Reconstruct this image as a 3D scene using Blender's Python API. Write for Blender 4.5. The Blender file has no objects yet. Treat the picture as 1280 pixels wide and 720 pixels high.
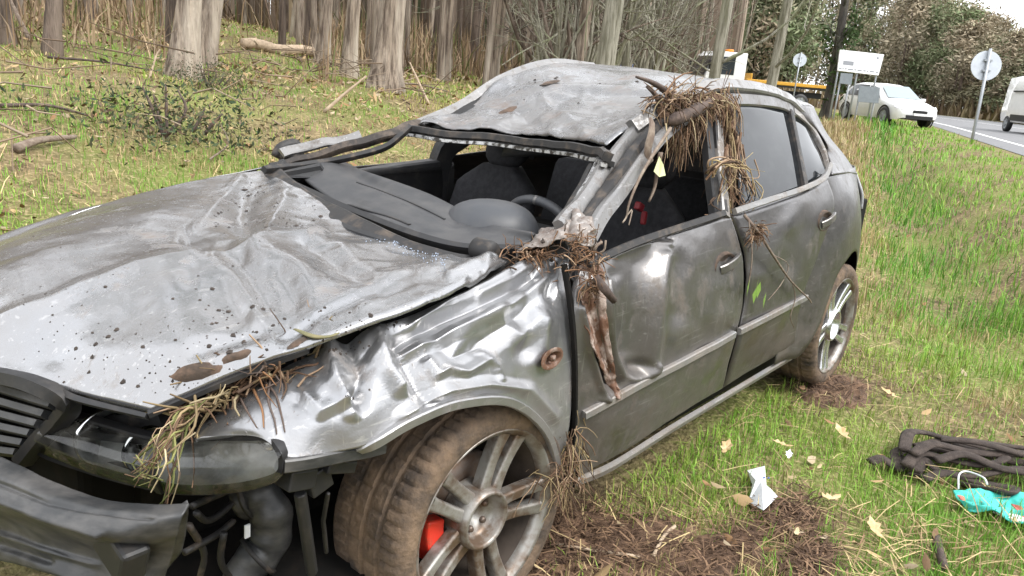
import bpy, math, random
import numpy as np
from mathutils import Vector, Matrix, noise as mn
from mathutils.bvhtree import BVHTree
random.seed(7); rng = np.random.default_rng(7)
C = bpy.context.scene.collection
sc = bpy.context.scene
R_ = math.radians

# ------------------------------------------------------------------ camera, world, sun
FPX = 1008.765723
CM = np.array([[0.635216, -0.765464, 0.084204], [-0.150121, -0.229966, -0.961413], [0.755291, 0.598064, -0.261907]])
CP = np.array([-1.350298, -1.07575, 1.355322])
cd = bpy.data.cameras.new('camera'); cam = bpy.data.objects.new('camera', cd); C.objects.link(cam)
cd.sensor_width = 36.0; cd.lens = FPX / 1280 * 36; cd.clip_end = 2000; cd.clip_start = .02
m = Matrix.Identity(4)
for i in range(3):
    m[i][0] = CM[0][i]; m[i][1] = -CM[1][i]; m[i][2] = -CM[2][i]; m[i][3] = CP[i]
cam.matrix_world = m
sc.camera = cam
sc.render.film_transparent = False
sc.view_settings.view_transform = 'Standard'; sc.view_settings.look = 'None'
sc.view_settings.exposure = 1.32; sc.view_settings.gamma = 1

SUN_EL, SUN_AZ = 52, -70            # azimuth measured from +X towards +Y
w = bpy.data.worlds.new('World'); sc.world = w; w.use_nodes = True
nt = w.node_tree; nt.nodes.clear()
sky = nt.nodes.new('ShaderNodeTexSky'); sky.sky_type = 'NISHITA'; sky.sun_disc = False
sky.sun_elevation = R_(SUN_EL); sky.sun_rotation = R_(90 - SUN_AZ)
sky.air_density = 1.0; sky.dust_density = 1.5; sky.ozone_density = 1.0
hs = nt.nodes.new('ShaderNodeHueSaturation'); hs.inputs['Saturation'].default_value = .12
bg = nt.nodes.new('ShaderNodeBackground'); bg.inputs['Strength'].default_value = .13
ow = nt.nodes.new('ShaderNodeOutputWorld')
nt.links.new(sky.outputs[0], hs.inputs['Color']); # an even cloud layer veils most of the blue
cl_ = nt.nodes.new('ShaderNodeMix'); cl_.data_type = 'RGBA'; cl_.inputs[0].default_value = .65; cl_.inputs[7].default_value = (9.6, 9.8, 10.2, 1)
nt.links.new(hs.outputs[0], cl_.inputs[6]); nt.links.new(cl_.outputs[2], bg.inputs['Color']); nt.links.new(bg.outputs[0], ow.inputs[0])
sl = bpy.data.lights.new('sun', 'SUN'); sl.energy = 1.3; sl.angle = R_(18); sl.color = (1, .97, .92)
so = bpy.data.objects.new('sun', sl); C.objects.link(so)
sd = Vector((math.cos(R_(SUN_EL)) * math.cos(R_(SUN_AZ)), math.cos(R_(SUN_EL)) * math.sin(R_(SUN_AZ)), math.sin(R_(SUN_EL))))
so.rotation_euler = sd.to_track_quat('Z', 'Y').to_euler()

# ------------------------------------------------------------------ helpers
def ray(u, v): return CM.T @ np.array([(u - 640) / FPX, (v - 360) / FPX, 1.])
def _at(u, v, k, c):
    r = ray(u, v); return CP + (c - CP[k]) / r[k] * r
def X(u, v, c): return _at(u, v, 0, c)
def Y(u, v, c): return _at(u, v, 1, c)
def Z(u, v, c): return _at(u, v, 2, c)
def D(u, v, d): return CP + ray(u, v) * d
def px(P):
    c = (np.asarray(P) - CP) @ CM.T
    return np.stack([640 + FPX * c[..., 0] / c[..., 2], 360 + FPX * c[..., 1] / c[..., 2]], -1)

def tag(o, label=None, cat=None, group=None, kind=None):
    if label: o['label'] = label
    if cat: o['category'] = cat
    if group: o['group'] = group
    if kind: o['kind'] = kind
    return o
def link(o, parent=None):
    C.objects.link(o)
    if parent is not None: o.parent = parent
    return o
def empty(name, loc=(0, 0, 0), rz=0, **k):
    o = bpy.data.objects.new(name, None); o.empty_display_size = .1
    o.location = loc; o.rotation_euler.z = rz
    link(o); return tag(o, **k)
class MB:
    def __init__(s): s.v = []; s.f = []
    def add(s, vs, fs):
        n = len(s.v); s.v.extend([tuple(map(float, p)) for p in vs]); s.f.extend([tuple(i + n for i in f) for f in fs]); return s
    def box(s, c, d, rot=None, taper=1.0):
        vs = []
        for z in (-.5, .5):
            t = taper if z > 0 else 1
            for x, y in ((-.5, -.5), (.5, -.5), (.5, .5), (-.5, .5)):
                p = Vector((x * d[0] * t, y * d[1] * t, z * d[2]))
                if rot is not None: p = rot @ p
                vs.append(Vector(c) + p)
        return s.add(vs, [(3, 2, 1, 0), (4, 5, 6, 7), (0, 1, 5, 4), (1, 2, 6, 5), (2, 3, 7, 6), (3, 0, 4, 7)])
    def tube(s, pts, r, n=6, cap=True, flat=1.0):
        pts = [Vector(p) for p in pts]; k = len(pts)
        if not hasattr(r, '__len__'): r = [r] * k
        vs = []; prev = None
        for i, p in enumerate(pts):
            t = (pts[min(i + 1, k - 1)] - pts[max(i - 1, 0)])
            if t.length < 1e-9: t = Vector((0, 0, 1))
            t.normalize()
            if prev is None:
                a = Vector((0, 0, 1)) if abs(t.z) < .9 else Vector((1, 0, 0))
                prev = t.cross(a).normalized()
            b = (prev - t * prev.dot(t))
            b = b.normalized() if b.length > 1e-6 else t.orthogonal().normalized()
            prev = b; c = t.cross(b)
            for j in range(n):
                an = 2 * math.pi * j / n
                vs.append(p + (b * math.cos(an) + c * math.sin(an) * flat) * r[i])
        fs = [(i * n + j, i * n + (j + 1) % n, (i + 1) * n + (j + 1) % n, (i + 1) * n + j) for i in range(k - 1) for j in range(n)]
        if cap: fs += [tuple(range(n - 1, -1, -1)), tuple((k - 1) * n + j for j in range(n))]
        return s.add(vs, fs)
    def lathe(s, prof, n=48, c=(0, 0, 0), mod=None, closed=False):   # axis Y ; prof = (r, y)
        vs = []; k = len(prof)
        for i in range(n):
            a = 2 * math.pi * i / n
            for j, (r, y) in enumerate(prof):
                rr = r + (mod(i, j) if mod else 0)
                vs.append((c[0] + rr * math.cos(a), c[1] + y, c[2] + rr * math.sin(a)))
        fs = []
        for i in range(n):
            for j in range(k if closed else k - 1):
                j2 = (j + 1) % k; i2 = (i + 1) % n
                fs.append((i * k + j, i * k + j2, i2 * k + j2, i2 * k + j))
        return s.add(vs, fs)
    def build(s, name, mat, parent=None, smooth=True, bevel=0, **k):
        me = bpy.data.meshes.new(name); me.from_pydata(s.v, [], s.f); me.update()
        if smooth: me.polygons.foreach_set('use_smooth', [True] * len(me.polygons))
        me.materials.append(mat)
        o = bpy.data.objects.new(name, me); link(o, parent)
        if bevel:
            b = o.modifiers.new('b', 'BEVEL'); b.width = bevel; b.segments = 2; b.limit_method = 'ANGLE'
        return tag(o, **k)

def cr1(P, t):
    n = P.shape[0]; i = np.clip(np.floor(t).astype(int), 0, n - 2); f = (t - i)
    f = f.reshape((-1,) + (1,) * (P.ndim - 1))
    p1 = P[i]; p2 = P[i + 1]
    p0 = np.where((i > 0).reshape(f.shape), P[np.maximum(i - 1, 0)], 2 * p1 - p2)
    p3 = np.where((i < n - 2).reshape(f.shape), P[np.minimum(i + 2, n - 1)], 2 * p2 - p1)
    return .5 * (2 * p1 + (p2 - p0) * f + (2 * p0 - 5 * p1 + 4 * p2 - p3) * f ** 2 + (3 * p1 - p0 - 3 * p2 + p3) * f ** 3)
def surf(G, nu, nv):
    P = np.array(G, float)
    A = cr1(P, np.linspace(0, P.shape[0] - 1, nu))
    B = cr1(A.transpose(1, 0, 2), np.linspace(0, P.shape[1] - 1, nv)).transpose(1, 0, 2)
    return B
def crline(pts, n):
    return cr1(np.array(pts, float), np.linspace(0, len(pts) - 1, n))
def seg_dist(Q, poly):
    best = np.full(Q.shape[:-1], 1e9)
    poly = np.array(poly, float)
    if len(poly) == 1: return np.linalg.norm(Q - poly[0], axis=-1)
    for a, b in zip(poly[:-1], poly[1:]):
        ab = b - a; t = np.clip(((Q - a) @ ab) / (ab @ ab), 0, 1)
        best = np.minimum(best, np.linalg.norm(Q - (a + t[..., None] * ab), axis=-1))
    return best
def gnormals(S):
    du = np.gradient(S, axis=0); dv = np.gradient(S, axis=1)
    n = np.cross(du, dv); return n / (np.linalg.norm(n, axis=-1, keepdims=True) + 1e-12)
def fbm(S, sc_, oct_=3, off=0., ridged=False):
    out = np.empty(S.shape[:-1]); fl = S.reshape(-1, 3); o = out.reshape(-1)
    for i, p in enumerate(fl):
        q = Vector(p) * sc_ + Vector((off, off * .7, -off)); a = 1.; s = 0.
        for k in range(oct_):
            nn = mn.noise(q)
            s += a * ((1 - 2 * abs(nn)) if ridged else nn); q = q * 2.03; a *= .5
        o[i] = s
    return out
BV = {}
def patch(name, G, nu, nv, mat, parent, out, strokes=(), amp=0., scale=5., ramp=0., rscale=3., rmask=None, thick=.004, hole=None, edge=0., keep=None, **k):
    """bicubic sheet of metal through a net of points; strokes are the dents and creases beaten into it"""
    S = surf(G, nu, nv); N = gnormals(S)
    if (N.reshape(-1, 3).mean(0) @ np.array(out)) < 0: N = -N; flip = True
    else: flip = False
    Q = px(S)
    d = np.zeros(S.shape[:2])
    for st in strokes:
        poly, wd, am = st[:3]
        dd = seg_dist(Q, poly)
        if len(st) > 3 and st[3] == 'v': d += am * np.clip(1 - dd / wd, 0, 1) ** 1.3
        else: d += am * np.exp(-(dd / wd) ** 2)
    if amp: d += amp * fbm(S, scale, 3, 3.1)
    if ramp:
        mk = 1.0 if rmask is None else rmask(Q)
        d += ramp * mk * fbm(S, rscale, 3, 9.7, True)
    S = S + N * d[..., None]
    if edge:
        e = np.zeros(S.shape[:2]); e[0] = e[-1] = 1; e[:, 0] = e[:, -1] = 1
        e[1] = np.maximum(e[1], .35); e[-2] = np.maximum(e[-2], .35); e[:, 1] = np.maximum(e[:, 1], .35); e[:, -2] = np.maximum(e[:, -2], .35)
        S = S - N * (e * edge)[..., None]
    idx = np.arange(nu * nv).reshape(nu, nv)
    a, b, c_, d_ = idx[:-1, :-1].ravel(), idx[1:, :-1].ravel(), idx[1:, 1:].ravel(), idx[:-1, 1:].ravel()
    F = np.stack([a, b, c_, d_], 1)
    if flip: F = F[:, ::-1]
    Sv = S.reshape(-1, 3)
    if hole is not None:
        Fc = Sv[F].mean(1); kp = ~hole(px(Fc)); F = F[kp]
    me = bpy.data.meshes.new(name); me.from_pydata(Sv.tolist(), [], F.tolist()); me.update()
    me.polygons.foreach_set('use_smooth', [True] * len(me.polygons)); me.materials.append(mat)
    o = bpy.data.objects.new(name, me); link(o, parent)
    if thick:
        so_ = o.modifiers.new('s', 'SOLIDIFY'); so_.thickness = thick; so_.offset = -1
    BV[name + str(len(BV))] = BVHTree.FromPolygons(Sv.tolist(), F.tolist())
    return tag(o, **k)
def strip(name, path, width, depth, out, mat, parent, n=24, prof=None, lump=0., **k):
    """a bar of rounded section swept along a curve; 'out' is the way its face looks"""
    P = crline(path, n); mb = MB(); out = Vector(out)
    prof = prof or [(-.5, -.5), (-.5, .25), (-.38, .5), (.38, .5), (.5, .25), (.5, -.5)]
    vs = []; kk = len(prof)
    for i in range(n):
        t = Vector(P[min(i + 1, n - 1)] - P[max(i - 1, 0)]).normalized()
        s_ = t.cross(out).normalized(); o_ = s_.cross(t).normalized()
        ww = width if not callable(width) else width(i / (n - 1))
        q = Vector(P[i]) + (Vector(mn.noise_vector(Vector(P[i]) * 9)) * lump if lump else Vector())
        for a, b in prof: vs.append(q + s_ * a * ww + o_ * b * depth)
    fs = [(i * kk + j, i * kk + (j + 1) % kk, (i + 1) * kk + (j + 1) % kk, (i + 1) * kk + j) for i in range(n - 1) for j in range(kk)]
    fs += [tuple(range(kk - 1, -1, -1)), tuple((n - 1) * kk + j for j in range(kk))]
    mb.add(vs, fs); o = mb.build(name, mat, parent, smooth=True, **k)
    o.data.set_sharp_from_angle(angle=R_(32))
    return o

# ------------------------------------------------------------------ materials
def mat(name, col, rough=.6, metal=0., noise=None, bump=None, spec=.5, coat=0., trans=0., stretch=(1, 1, 1), coords='Object', alpha=None):
    """noise=(scale, second colour, low, high) ; bump=(scale, strength, distance)"""
    m = bpy.data.materials.new(name); m.use_nodes = True; t = m.node_tree; b = t.nodes['Principled BSDF']
    b.inputs['Base Color'].default_value = (*col, 1); b.inputs['Roughness'].default_value = rough; b.inputs['Metallic'].default_value = metal
    b.inputs['Specular IOR Level'].default_value = spec; b.inputs['Coat Weight'].default_value = coat; b.inputs['Transmission Weight'].default_value = trans
    tc = t.nodes.new('ShaderNodeTexCoord'); mp = t.nodes.new('ShaderNodeMapping'); mp.inputs['Scale'].default_value = stretch
    t.links.new(tc.outputs[coords], mp.inputs[0])
    if noise:
        n = t.nodes.new('ShaderNodeTexNoise'); n.inputs['Scale'].default_value = noise[0]; n.inputs['Detail'].default_value = 6; n.inputs['Roughness'].default_value = .65
        t.links.new(mp.outputs[0], n.inputs['Vector'])
        r = t.nodes.new('ShaderNodeMapRange'); r.inputs[1].default_value = noise[2]; r.inputs[2].default_value = noise[3]
        t.links.new(n.outputs[0], r.inputs[0])
        x = t.nodes.new('ShaderNodeMix'); x.data_type = 'RGBA'; x.inputs[6].default_value = (*col, 1); x.inputs[7].default_value = (*noise[1], 1)
        t.links.new(r.outputs[0], x.inputs[0]); t.links.new(x.outputs[2], b.inputs['Base Color'])
    if bump:
        n = t.nodes.new('ShaderNodeTexNoise'); n.inputs['Scale'].default_value = bump[0]; n.inputs['Detail'].default_value = 5
        t.links.new(mp.outputs[0], n.inputs['Vector'])
        bu = t.nodes.new('ShaderNodeBump'); bu.inputs['Strength'].default_value = bump[1]; bu.inputs['Distance'].default_value = bump[2]
        t.links.new(n.outputs[0], bu.inputs['Height']); t.links.new(bu.outputs[0], b.inputs['Normal'])
    return m
def paint(name, dust, mud, dustcol=(.30, .28, .26), mudcol=(.13, .085, .055), low=False, base=(.30, .31, .33), rough=.27, metal=.85, fine=1., scratch=.35, splash=.8):
    m = bpy.data.materials.new(name); m.use_nodes = True; t = m.node_tree; b = t.nodes['Principled BSDF']; L = t.links.new
    tc = t.nodes.new('ShaderNodeTexCoord')
    def nz(scale, det, lo, hi, sx=(1, 1, 1), rg=.6):
        mp = t.nodes.new('ShaderNodeMapping'); mp.inputs['Scale'].default_value = sx; L(tc.outputs['Object'], mp.inputs[0])
        n = t.nodes.new('ShaderNodeTexNoise'); n.inputs['Scale'].default_value = scale; n.inputs['Detail'].default_value = det; n.inputs['Roughness'].default_value = rg
        L(mp.outputs[0], n.inputs['Vector'])
        r = t.nodes.new('ShaderNodeMapRange'); r.inputs[1].default_value = lo; r.inputs[2].default_value = hi; L(n.outputs[0], r.inputs[0]); return r.outputs[0], n.outputs[0]
    d1, raw = nz(4.5, 8, .38, .75, rg=.7); d2, _ = nz(60, 4, .35, .8)
    mm = t.nodes.new('ShaderNodeMath'); mm.operation = 'MULTIPLY'; L(d1, mm.inputs[0]); mm.inputs[1].default_value = dust
    m2 = t.nodes.new('ShaderNodeMath'); m2.operation = 'MULTIPLY_ADD'; L(d2, m2.inputs[0]); m2.inputs[1].default_value = .18 * dust; L(mm.outputs[0], m2.inputs[2]); m2.use_clamp = True
    x1 = t.nodes.new('ShaderNodeMix'); x1.data_type = 'RGBA'; x1.inputs[6].default_value = (*base, 1); x1.inputs[7].default_value = (*dustcol, 1); L(m2.outputs[0], x1.inputs[0])
    # mud film, heavier in streaks
    e1, _ = nz(7 * fine, 8, .62 - mud * .25, .78 - mud * .1, (1, 1, .7), .72)
    e = e1
    if low:   # road dirt on the lower body, thrown up by the wheels
        sx = t.nodes.new('ShaderNodeSeparateXYZ'); L(tc.outputs['Object'], sx.inputs[0])
        r = t.nodes.new('ShaderNodeMapRange'); r.inputs[1].default_value = .72; r.inputs[2].default_value = .25; L(sx.outputs[2], r.inputs[0])
        rr = t.nodes.new('ShaderNodeMath'); rr.operation = 'MULTIPLY'; L(r.outputs[0], rr.inputs[0]); L(d1, rr.inputs[1])
        mx = t.nodes.new('ShaderNodeMath'); mx.operation = 'MAXIMUM'; L(rr.outputs[0], mx.inputs[0]); L(e1, mx.inputs[1]); e = mx.outputs[0]
    x2 = t.nodes.new('ShaderNodeMix'); x2.data_type = 'RGBA'; L(x1.outputs[2], x2.inputs[6]); x2.inputs[7].default_value = (*mudcol, 1); L(e, x2.inputs[0])
    # long fine scratches and a salt of dried splashes
    s1_, sr_ = nz(1.6, 3, .62, .70, (3, 46, 60), .55); s2_, _ = nz(1.9, 3, .64, .72, (60, 40, 4), .55)
    sm = t.nodes.new('ShaderNodeMath'); sm.operation = 'MAXIMUM'; L(s1_, sm.inputs[0]); L(s2_, sm.inputs[1])
    sk = t.nodes.new('ShaderNodeMath'); sk.operation = 'MULTIPLY'; L(sm.outputs[0], sk.inputs[0]); sk.inputs[1].default_value = scratch
    x3 = t.nodes.new('ShaderNodeMix'); x3.data_type = 'RGBA'; L(x2.outputs[2], x3.inputs[6]); x3.inputs[7].default_value = (.55, .54, .53, 1); L(sk.outputs[0], x3.inputs[0])
    p1_, _ = nz(95, 3, .63, .70); sp_ = t.nodes.new('ShaderNodeMath'); sp_.operation = 'MULTIPLY'; L(p1_, sp_.inputs[0]); sp_.inputs[1].default_value = splash
    p3_, _ = nz(2.6, 3, .48, .66); sp2 = t.nodes.new('ShaderNodeMath'); sp2.operation = 'MULTIPLY'; L(sp_.outputs[0], sp2.inputs[0]); L(p3_, sp2.inputs[1])
    x4 = t.nodes.new('ShaderNodeMix'); x4.data_type = 'RGBA'; L(x3.outputs[2], x4.inputs[6]); x4.inputs[7].default_value = (*mudcol, 1); L(sp2.outputs[0], x4.inputs[0])
    L(x4.outputs[2], b.inputs['Base Color'])
    em = t.nodes.new('ShaderNodeMath'); em.operation = 'MAXIMUM'; L(e, em.inputs[0]); L(sp2.outputs[0], em.inputs[1]); e = em.outputs[0]
    inv = t.nodes.new('ShaderNodeMath'); inv.operation = 'MULTIPLY_ADD'; L(m2.outputs[0], inv.inputs[0]); inv.inputs[1].default_value = -metal * .75; inv.inputs[2].default_value = metal
    iv = t.nodes.new('ShaderNodeMath'); iv.operation = 'MULTIPLY_ADD'; iv.use_clamp = True; L(e, iv.inputs[0]); iv.inputs[1].default_value = -metal; L(inv.outputs[0], iv.inputs[2]); L(iv.outputs[0], b.inputs['Metallic'])
    ro = t.nodes.new('ShaderNodeMath'); ro.operation = 'MULTIPLY_ADD'; L(m2.outputs[0], ro.inputs[0]); ro.inputs[1].default_value = .3; ro.inputs[2].default_value = rough
    ro2 = t.nodes.new('ShaderNodeMath'); ro2.operation = 'MULTIPLY_ADD'; ro2.use_clamp = True; L(e, ro2.inputs[0]); ro2.inputs[1].default_value = .5; L(ro.outputs[0], ro2.inputs[2]); L(ro2.outputs[0], b.inputs['Roughness'])
    bu = t.nodes.new('ShaderNodeBump'); bu.inputs['Strength'].default_value = .35; bu.inputs['Distance'].default_value = .004
    sc1, s1 = nz(28, 5, 0, 1); L(s1, bu.inputs['Height'])
    b2 = t.nodes.new('ShaderNodeBump'); b2.inputs['Strength'].default_value = .5; b2.inputs['Distance'].default_value = .002; L(e, b2.inputs['Height']); L(bu.outputs[0], b2.inputs['Normal'])
    L(b2.outputs[0], b.inputs['Normal'])
    b.inputs['Coat Weight'].default_value = .15; b.inputs['Coat Roughness'].default_value = .2
    return m
def attr_mat(name, rough=.8, trans=.0, spec=.2):
    m = bpy.data.materials.new(name); m.use_nodes = True; t = m.node_tree; b = t.nodes['Principled BSDF']
    a = t.nodes.new('ShaderNodeAttribute'); a.attribute_name = 'Col'; t.links.new(a.outputs['Color'], b.inputs['Base Color'])
    b.inputs['Roughness'].default_value = rough; b.inputs['Specular IOR Level'].default_value = spec
    return m
M = {}
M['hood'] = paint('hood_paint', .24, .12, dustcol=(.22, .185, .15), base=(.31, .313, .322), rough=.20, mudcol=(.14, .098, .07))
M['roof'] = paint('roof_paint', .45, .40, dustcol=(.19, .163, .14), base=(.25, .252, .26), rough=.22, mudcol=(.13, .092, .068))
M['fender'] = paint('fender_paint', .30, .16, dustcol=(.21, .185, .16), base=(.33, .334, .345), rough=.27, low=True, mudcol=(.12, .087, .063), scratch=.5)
M['door'] = paint('door_paint', .55, .40, dustcol=(.058, .052, .046), low=True, base=(.175, .168, .165), mudcol=(.095, .070, .048), rough=.28, scratch=.18)  # the car's silver darkened: grime and dark reflections put into the colour
M['rearpaint'] = paint('rear_paint', .55, .26, dustcol=(.058, .051, .043), low=True, base=(.135, .130, .130), mudcol=(.09, .067, .047), rough=.30, scratch=.15)  # tail end darkened like the doors, reflections and grime in the colour
M['trimdust'] = paint('dusty_trim', .8, .5, dustcol=(.25, .21, .17), base=(.2, .2, .2), mudcol=(.13, .09, .06), rough=.45, metal=.3)
M['pillar'] = paint('pillar_paint', .40, .45, dustcol=(.13, .11, .092), base=(.24, .237, .235), mudcol=(.07, .05, .035), fine=2.4, rough=.34, metal=.75)
M['mudpaint'] = paint('muddy_paint', .6, .62, dustcol=(.25, .195, .155), mudcol=(.10, .052, .030), base=(.24, .22, .205), fine=3.2, rough=.45, metal=.6)
M['darkpillar'] = mat('dark_dirty_pillar', (.022, .017, .014), .7, noise=(13, (.13, .095, .07), .48, .75), bump=(40, .7, .006))  # near-black base with brown flecks
M['rust'] = mat('rusty_torn_metal', (.13, .065, .038), .8, .1, noise=(19, (.36, .29, .25), .47, .62), bump=(45, .8, .006))
M['taillens'] = mat('tail_lamp_glass', (.42, .43, .45), .12, noise=(9, (.3, .28, .27), .45, .8), coat=.5)
M['barrel'] = mat('dirty_rim_barrel', (.075, .058, .046), .7, .2, noise=(14, (.035, .026, .02), .4, .7))  # dirty brown, darkened to paint in the shaded depth behind the spokes
M['lampchrome'] = mat('lamp_bowl_shell', (.52, .525, .51), .28, .3, noise=(7, (.16, .155, .14), .45, .75))
def clear_cover(name, tint, dirt, amount):
    """thin clear plastic: lets light through, mirrors at a slant, carries a film of dirt"""
    m = bpy.data.materials.new(name); m.use_nodes = True; t = m.node_tree; t.nodes.clear(); L = t.links.new
    o = t.nodes.new('ShaderNodeOutputMaterial'); tr = t.nodes.new('ShaderNodeBsdfTransparent'); tr.inputs[0].default_value = (*tint, 1)
    gl = t.nodes.new('ShaderNodeBsdfGlossy'); gl.inputs['Roughness'].default_value = .05; fr = t.nodes.new('ShaderNodeFresnel'); fr.inputs[0].default_value = 1.5
    df = t.nodes.new('ShaderNodeBsdfDiffuse'); df.inputs[0].default_value = (*dirt, 1)
    n = t.nodes.new('ShaderNodeTexNoise'); n.inputs['Scale'].default_value = 14; n.inputs['Detail'].default_value = 6; r = t.nodes.new('ShaderNodeMapRange'); r.inputs[1].default_value = .42; r.inputs[2].default_value = .8; r.inputs[4].default_value = amount
    tc = t.nodes.new('ShaderNodeTexCoord'); L(tc.outputs['Object'], n.inputs['Vector']); L(n.outputs[0], r.inputs[0])
    a = t.nodes.new('ShaderNodeMixShader'); b = t.nodes.new('ShaderNodeMixShader'); L(fr.outputs[0], a.inputs[0]); L(tr.outputs[0], a.inputs[1]); L(gl.outputs[0], a.inputs[2])
    L(r.outputs[0], b.inputs[0]); L(a.outputs[0], b.inputs[1]); L(df.outputs[0], b.inputs[2]); L(b.outputs[0], o.inputs[0]); return m
M['recess'] = mat('muddy_recess', (.05, .035, .025), .85, noise=(25, (.17, .105, .07), .45, .75), bump=(60, .6, .004))
M['black'] = mat('black_plastic', (.012, .012, .013), .55, noise=(14, (.055, .047, .04), .5, .85), bump=(40, .2, .002))
M['rubber'] = mat('rubber_seal', (.015, .014, .014), .6, noise=(18, (.12, .09, .065), .5, .8), bump=(50, .3, .002))
M['bumper'] = mat('scuffed_bumper_plastic', (.026, .027, .028), .42, noise=(8, (.11, .104, .098), .46, .8), bump=(30, .25, .003), stretch=(1, 1, 2.5))
M['dash'] = mat('dashboard_plastic', (.033, .034, .037), .55, noise=(9, (.075, .072, .07), .4, .8), bump=(300, .25, .0008))
M['cowl'] = mat('instrument_cowl_plastic', (.045, .048, .054), .5, noise=(7, (.075, .073, .072), .4, .8), bump=(350, .25, .0008))
M['cloth'] = mat('seat_cloth', (.014, .014, .016), .9, noise=(40, (.03, .03, .034), .4, .7), bump=(200, .4, .002))
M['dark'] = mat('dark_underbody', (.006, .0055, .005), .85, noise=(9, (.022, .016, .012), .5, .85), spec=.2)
M['glass'] = mat('dusty_tinted_glass', (.008, .010, .012), .06, noise=(9, (.04, .043, .045), .48, .9), stretch=(1, 1, 2.2), spec=.22)
M['tyre'] = mat('muddy_tyre', (.040, .031, .025), .88, noise=(11, (.185, .125, .08), .34, .66), bump=(55, .9, .007))
M['rim'] = mat('alloy_rim', (.30, .29, .27), .40, .45, noise=(13, (.13, .088, .06), .40, .60), bump=(30, .15, .002))
M['rimbright'] = mat('bright_alloy', (.62, .63, .64), .25, .85, noise=(9, (.25, .2, .16), .52, .75))
M['steel'] = mat('brake_steel', (.16, .13, .11), .5, .6, noise=(20, (.13, .07, .04), .4, .7))
M['red'] = mat('red_caliper_paint', (.62, .035, .018), .4, noise=(22, (.25, .08, .04), .55, .75))
M['redcloth'] = mat('red_buckle', (.20, .012, .02), .5, noise=(30, (.2, .02, .02), .4, .7))
M['lens'] = mat('clear_lamp_lens', (.8, .82, .83), .06, trans=1.0, spec=.5)
M['lensdirty'] = mat('lamp_inner_shell', (.17, .172, .165), .22, .6, noise=(5, (.08, .078, .07), .42, .75))
M['chrome'] = mat('lamp_reflector', (.7, .71, .72), .12, 1.0, noise=(12, (.35, .33, .3), .45, .8))
M['seam'] = mat('bare_seam_metal', (.5, .5, .5), .45, .6, noise=(40, (.05, .045, .04), .46, .56), stretch=(1, 1, 1))
M['mud'] = mat('wet_mud', (.085, .048, .028), .85, noise=(18, (.20, .115, .065), .4, .7), bump=(60, 1., .01))
M['soil'] = mat('dark_soil', (.028, .021, .017), .9, noise=(30, (.06, .045, .035), .4, .7), bump=(80, .8, .004))
M['wood'] = mat('dead_wood', (.14, .10, .075), .85, noise=(30, (.27, .22, .17), .4, .7), bump=(60, .6, .004))
M['darkwood'] = mat('dark_wet_wood', (.045, .030, .024), .8, noise=(30, (.13, .09, .07), .4, .7), bump=(60, .6, .004))
M['palewood'] = mat('barkless_log', (.48, .37, .26), .8, noise=(20, (.26, .19, .13), .4, .7), bump=(40, .3, .004))
M['paper'] = mat('crumpled_paper', (.78, .80, .83), .7, noise=(10, (.66, .68, .72), .4, .7))
M['teal'] = mat('teal_cloth', (.055, .52, .44), .6, noise=(12, (.03, .38, .33), .4, .7))
M['tealdark'] = mat('dark_teal_print', (.02, .25, .22), .6)  # darker teal of the printed shape
M['coral'] = mat('coral_cloth', (.72, .16, .14), .6, noise=(12, (.6, .12, .11), .4, .7))
M['rope'] = mat('brown_webbing', (.040, .029, .024), .95, noise=(30, (.085, .064, .052), .4, .7), bump=(240, 1., .006))
M['white'] = mat('white_vehicle_paint', (.80, .80, .79), .25, coat=.5, noise=(3, (.72, .72, .71), .4, .8))
M['offwhite'] = mat('sign_white', (.82, .82, .82), .5, noise=(5, (.74, .74, .74), .4, .8))
M['grey'] = mat('galvanised_grey', (.36, .38, .40), .5, .4, noise=(8, (.28, .30, .32), .4, .8))
M['signback'] = mat('sign_back_aluminium', (.40, .43, .46), .55, .3, noise=(6, (.33, .35, .38), .4, .8))
M['signdark'] = mat('weathered_sign_back', (.12, .14, .15), .5, noise=(8, (.17, .19, .2), .4, .8))
M['inkgrey'] = mat('grey_print', (.22, .23, .25), .6)
M['vglass'] = mat('vehicle_glass', (.03, .036, .04), .06, spec=.7)
M['vglasslight'] = mat('pale_windscreen', (.22, .28, .30), .05, spec=.8)
M['vblack'] = mat('vehicle_trim', (.015, .015, .016), .5)
M['yellow'] = mat('yellow_truck_paint', (.62, .33, .03), .45, noise=(9, (.45, .24, .04), .45, .8))
M['orange'] = mat('amber_beacon', (.8, .25, .02), .3)
M['blue'] = mat('blue_vehicle_paint', (.05, .12, .32), .35)
M['redv'] = mat('red_vehicle_paint', (.6, .06, .05), .4)
M['asphalt'] = mat('asphalt', (.13, .13, .135), .85, noise=(2, (.17, .17, .172), .35, .75), bump=(120, .3, .004))
M['line'] = mat('road_paint', (.75, .75, .73), .6)
M['grass'] = attr_mat('grass_blades', .6, spec=.25)
M['litter'] = attr_mat('leaf_litter', .8)
M['leaf'] = mat('green_leaf', (.13, .24, .04), .5, noise=(30, (.2, .3, .06), .4, .7))
M['palegreen'] = mat('pale_green_leaf', (.42, .45, .22), .5)
M['deadleaf'] = mat('dry_leaf', (.44, .30, .14), .7, noise=(30, (.58, .45, .26), .4, .7))
M['straw'] = attr_mat('straw', .75)
M['needles'] = attr_mat('foliage', .7, spec=.15)
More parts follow.
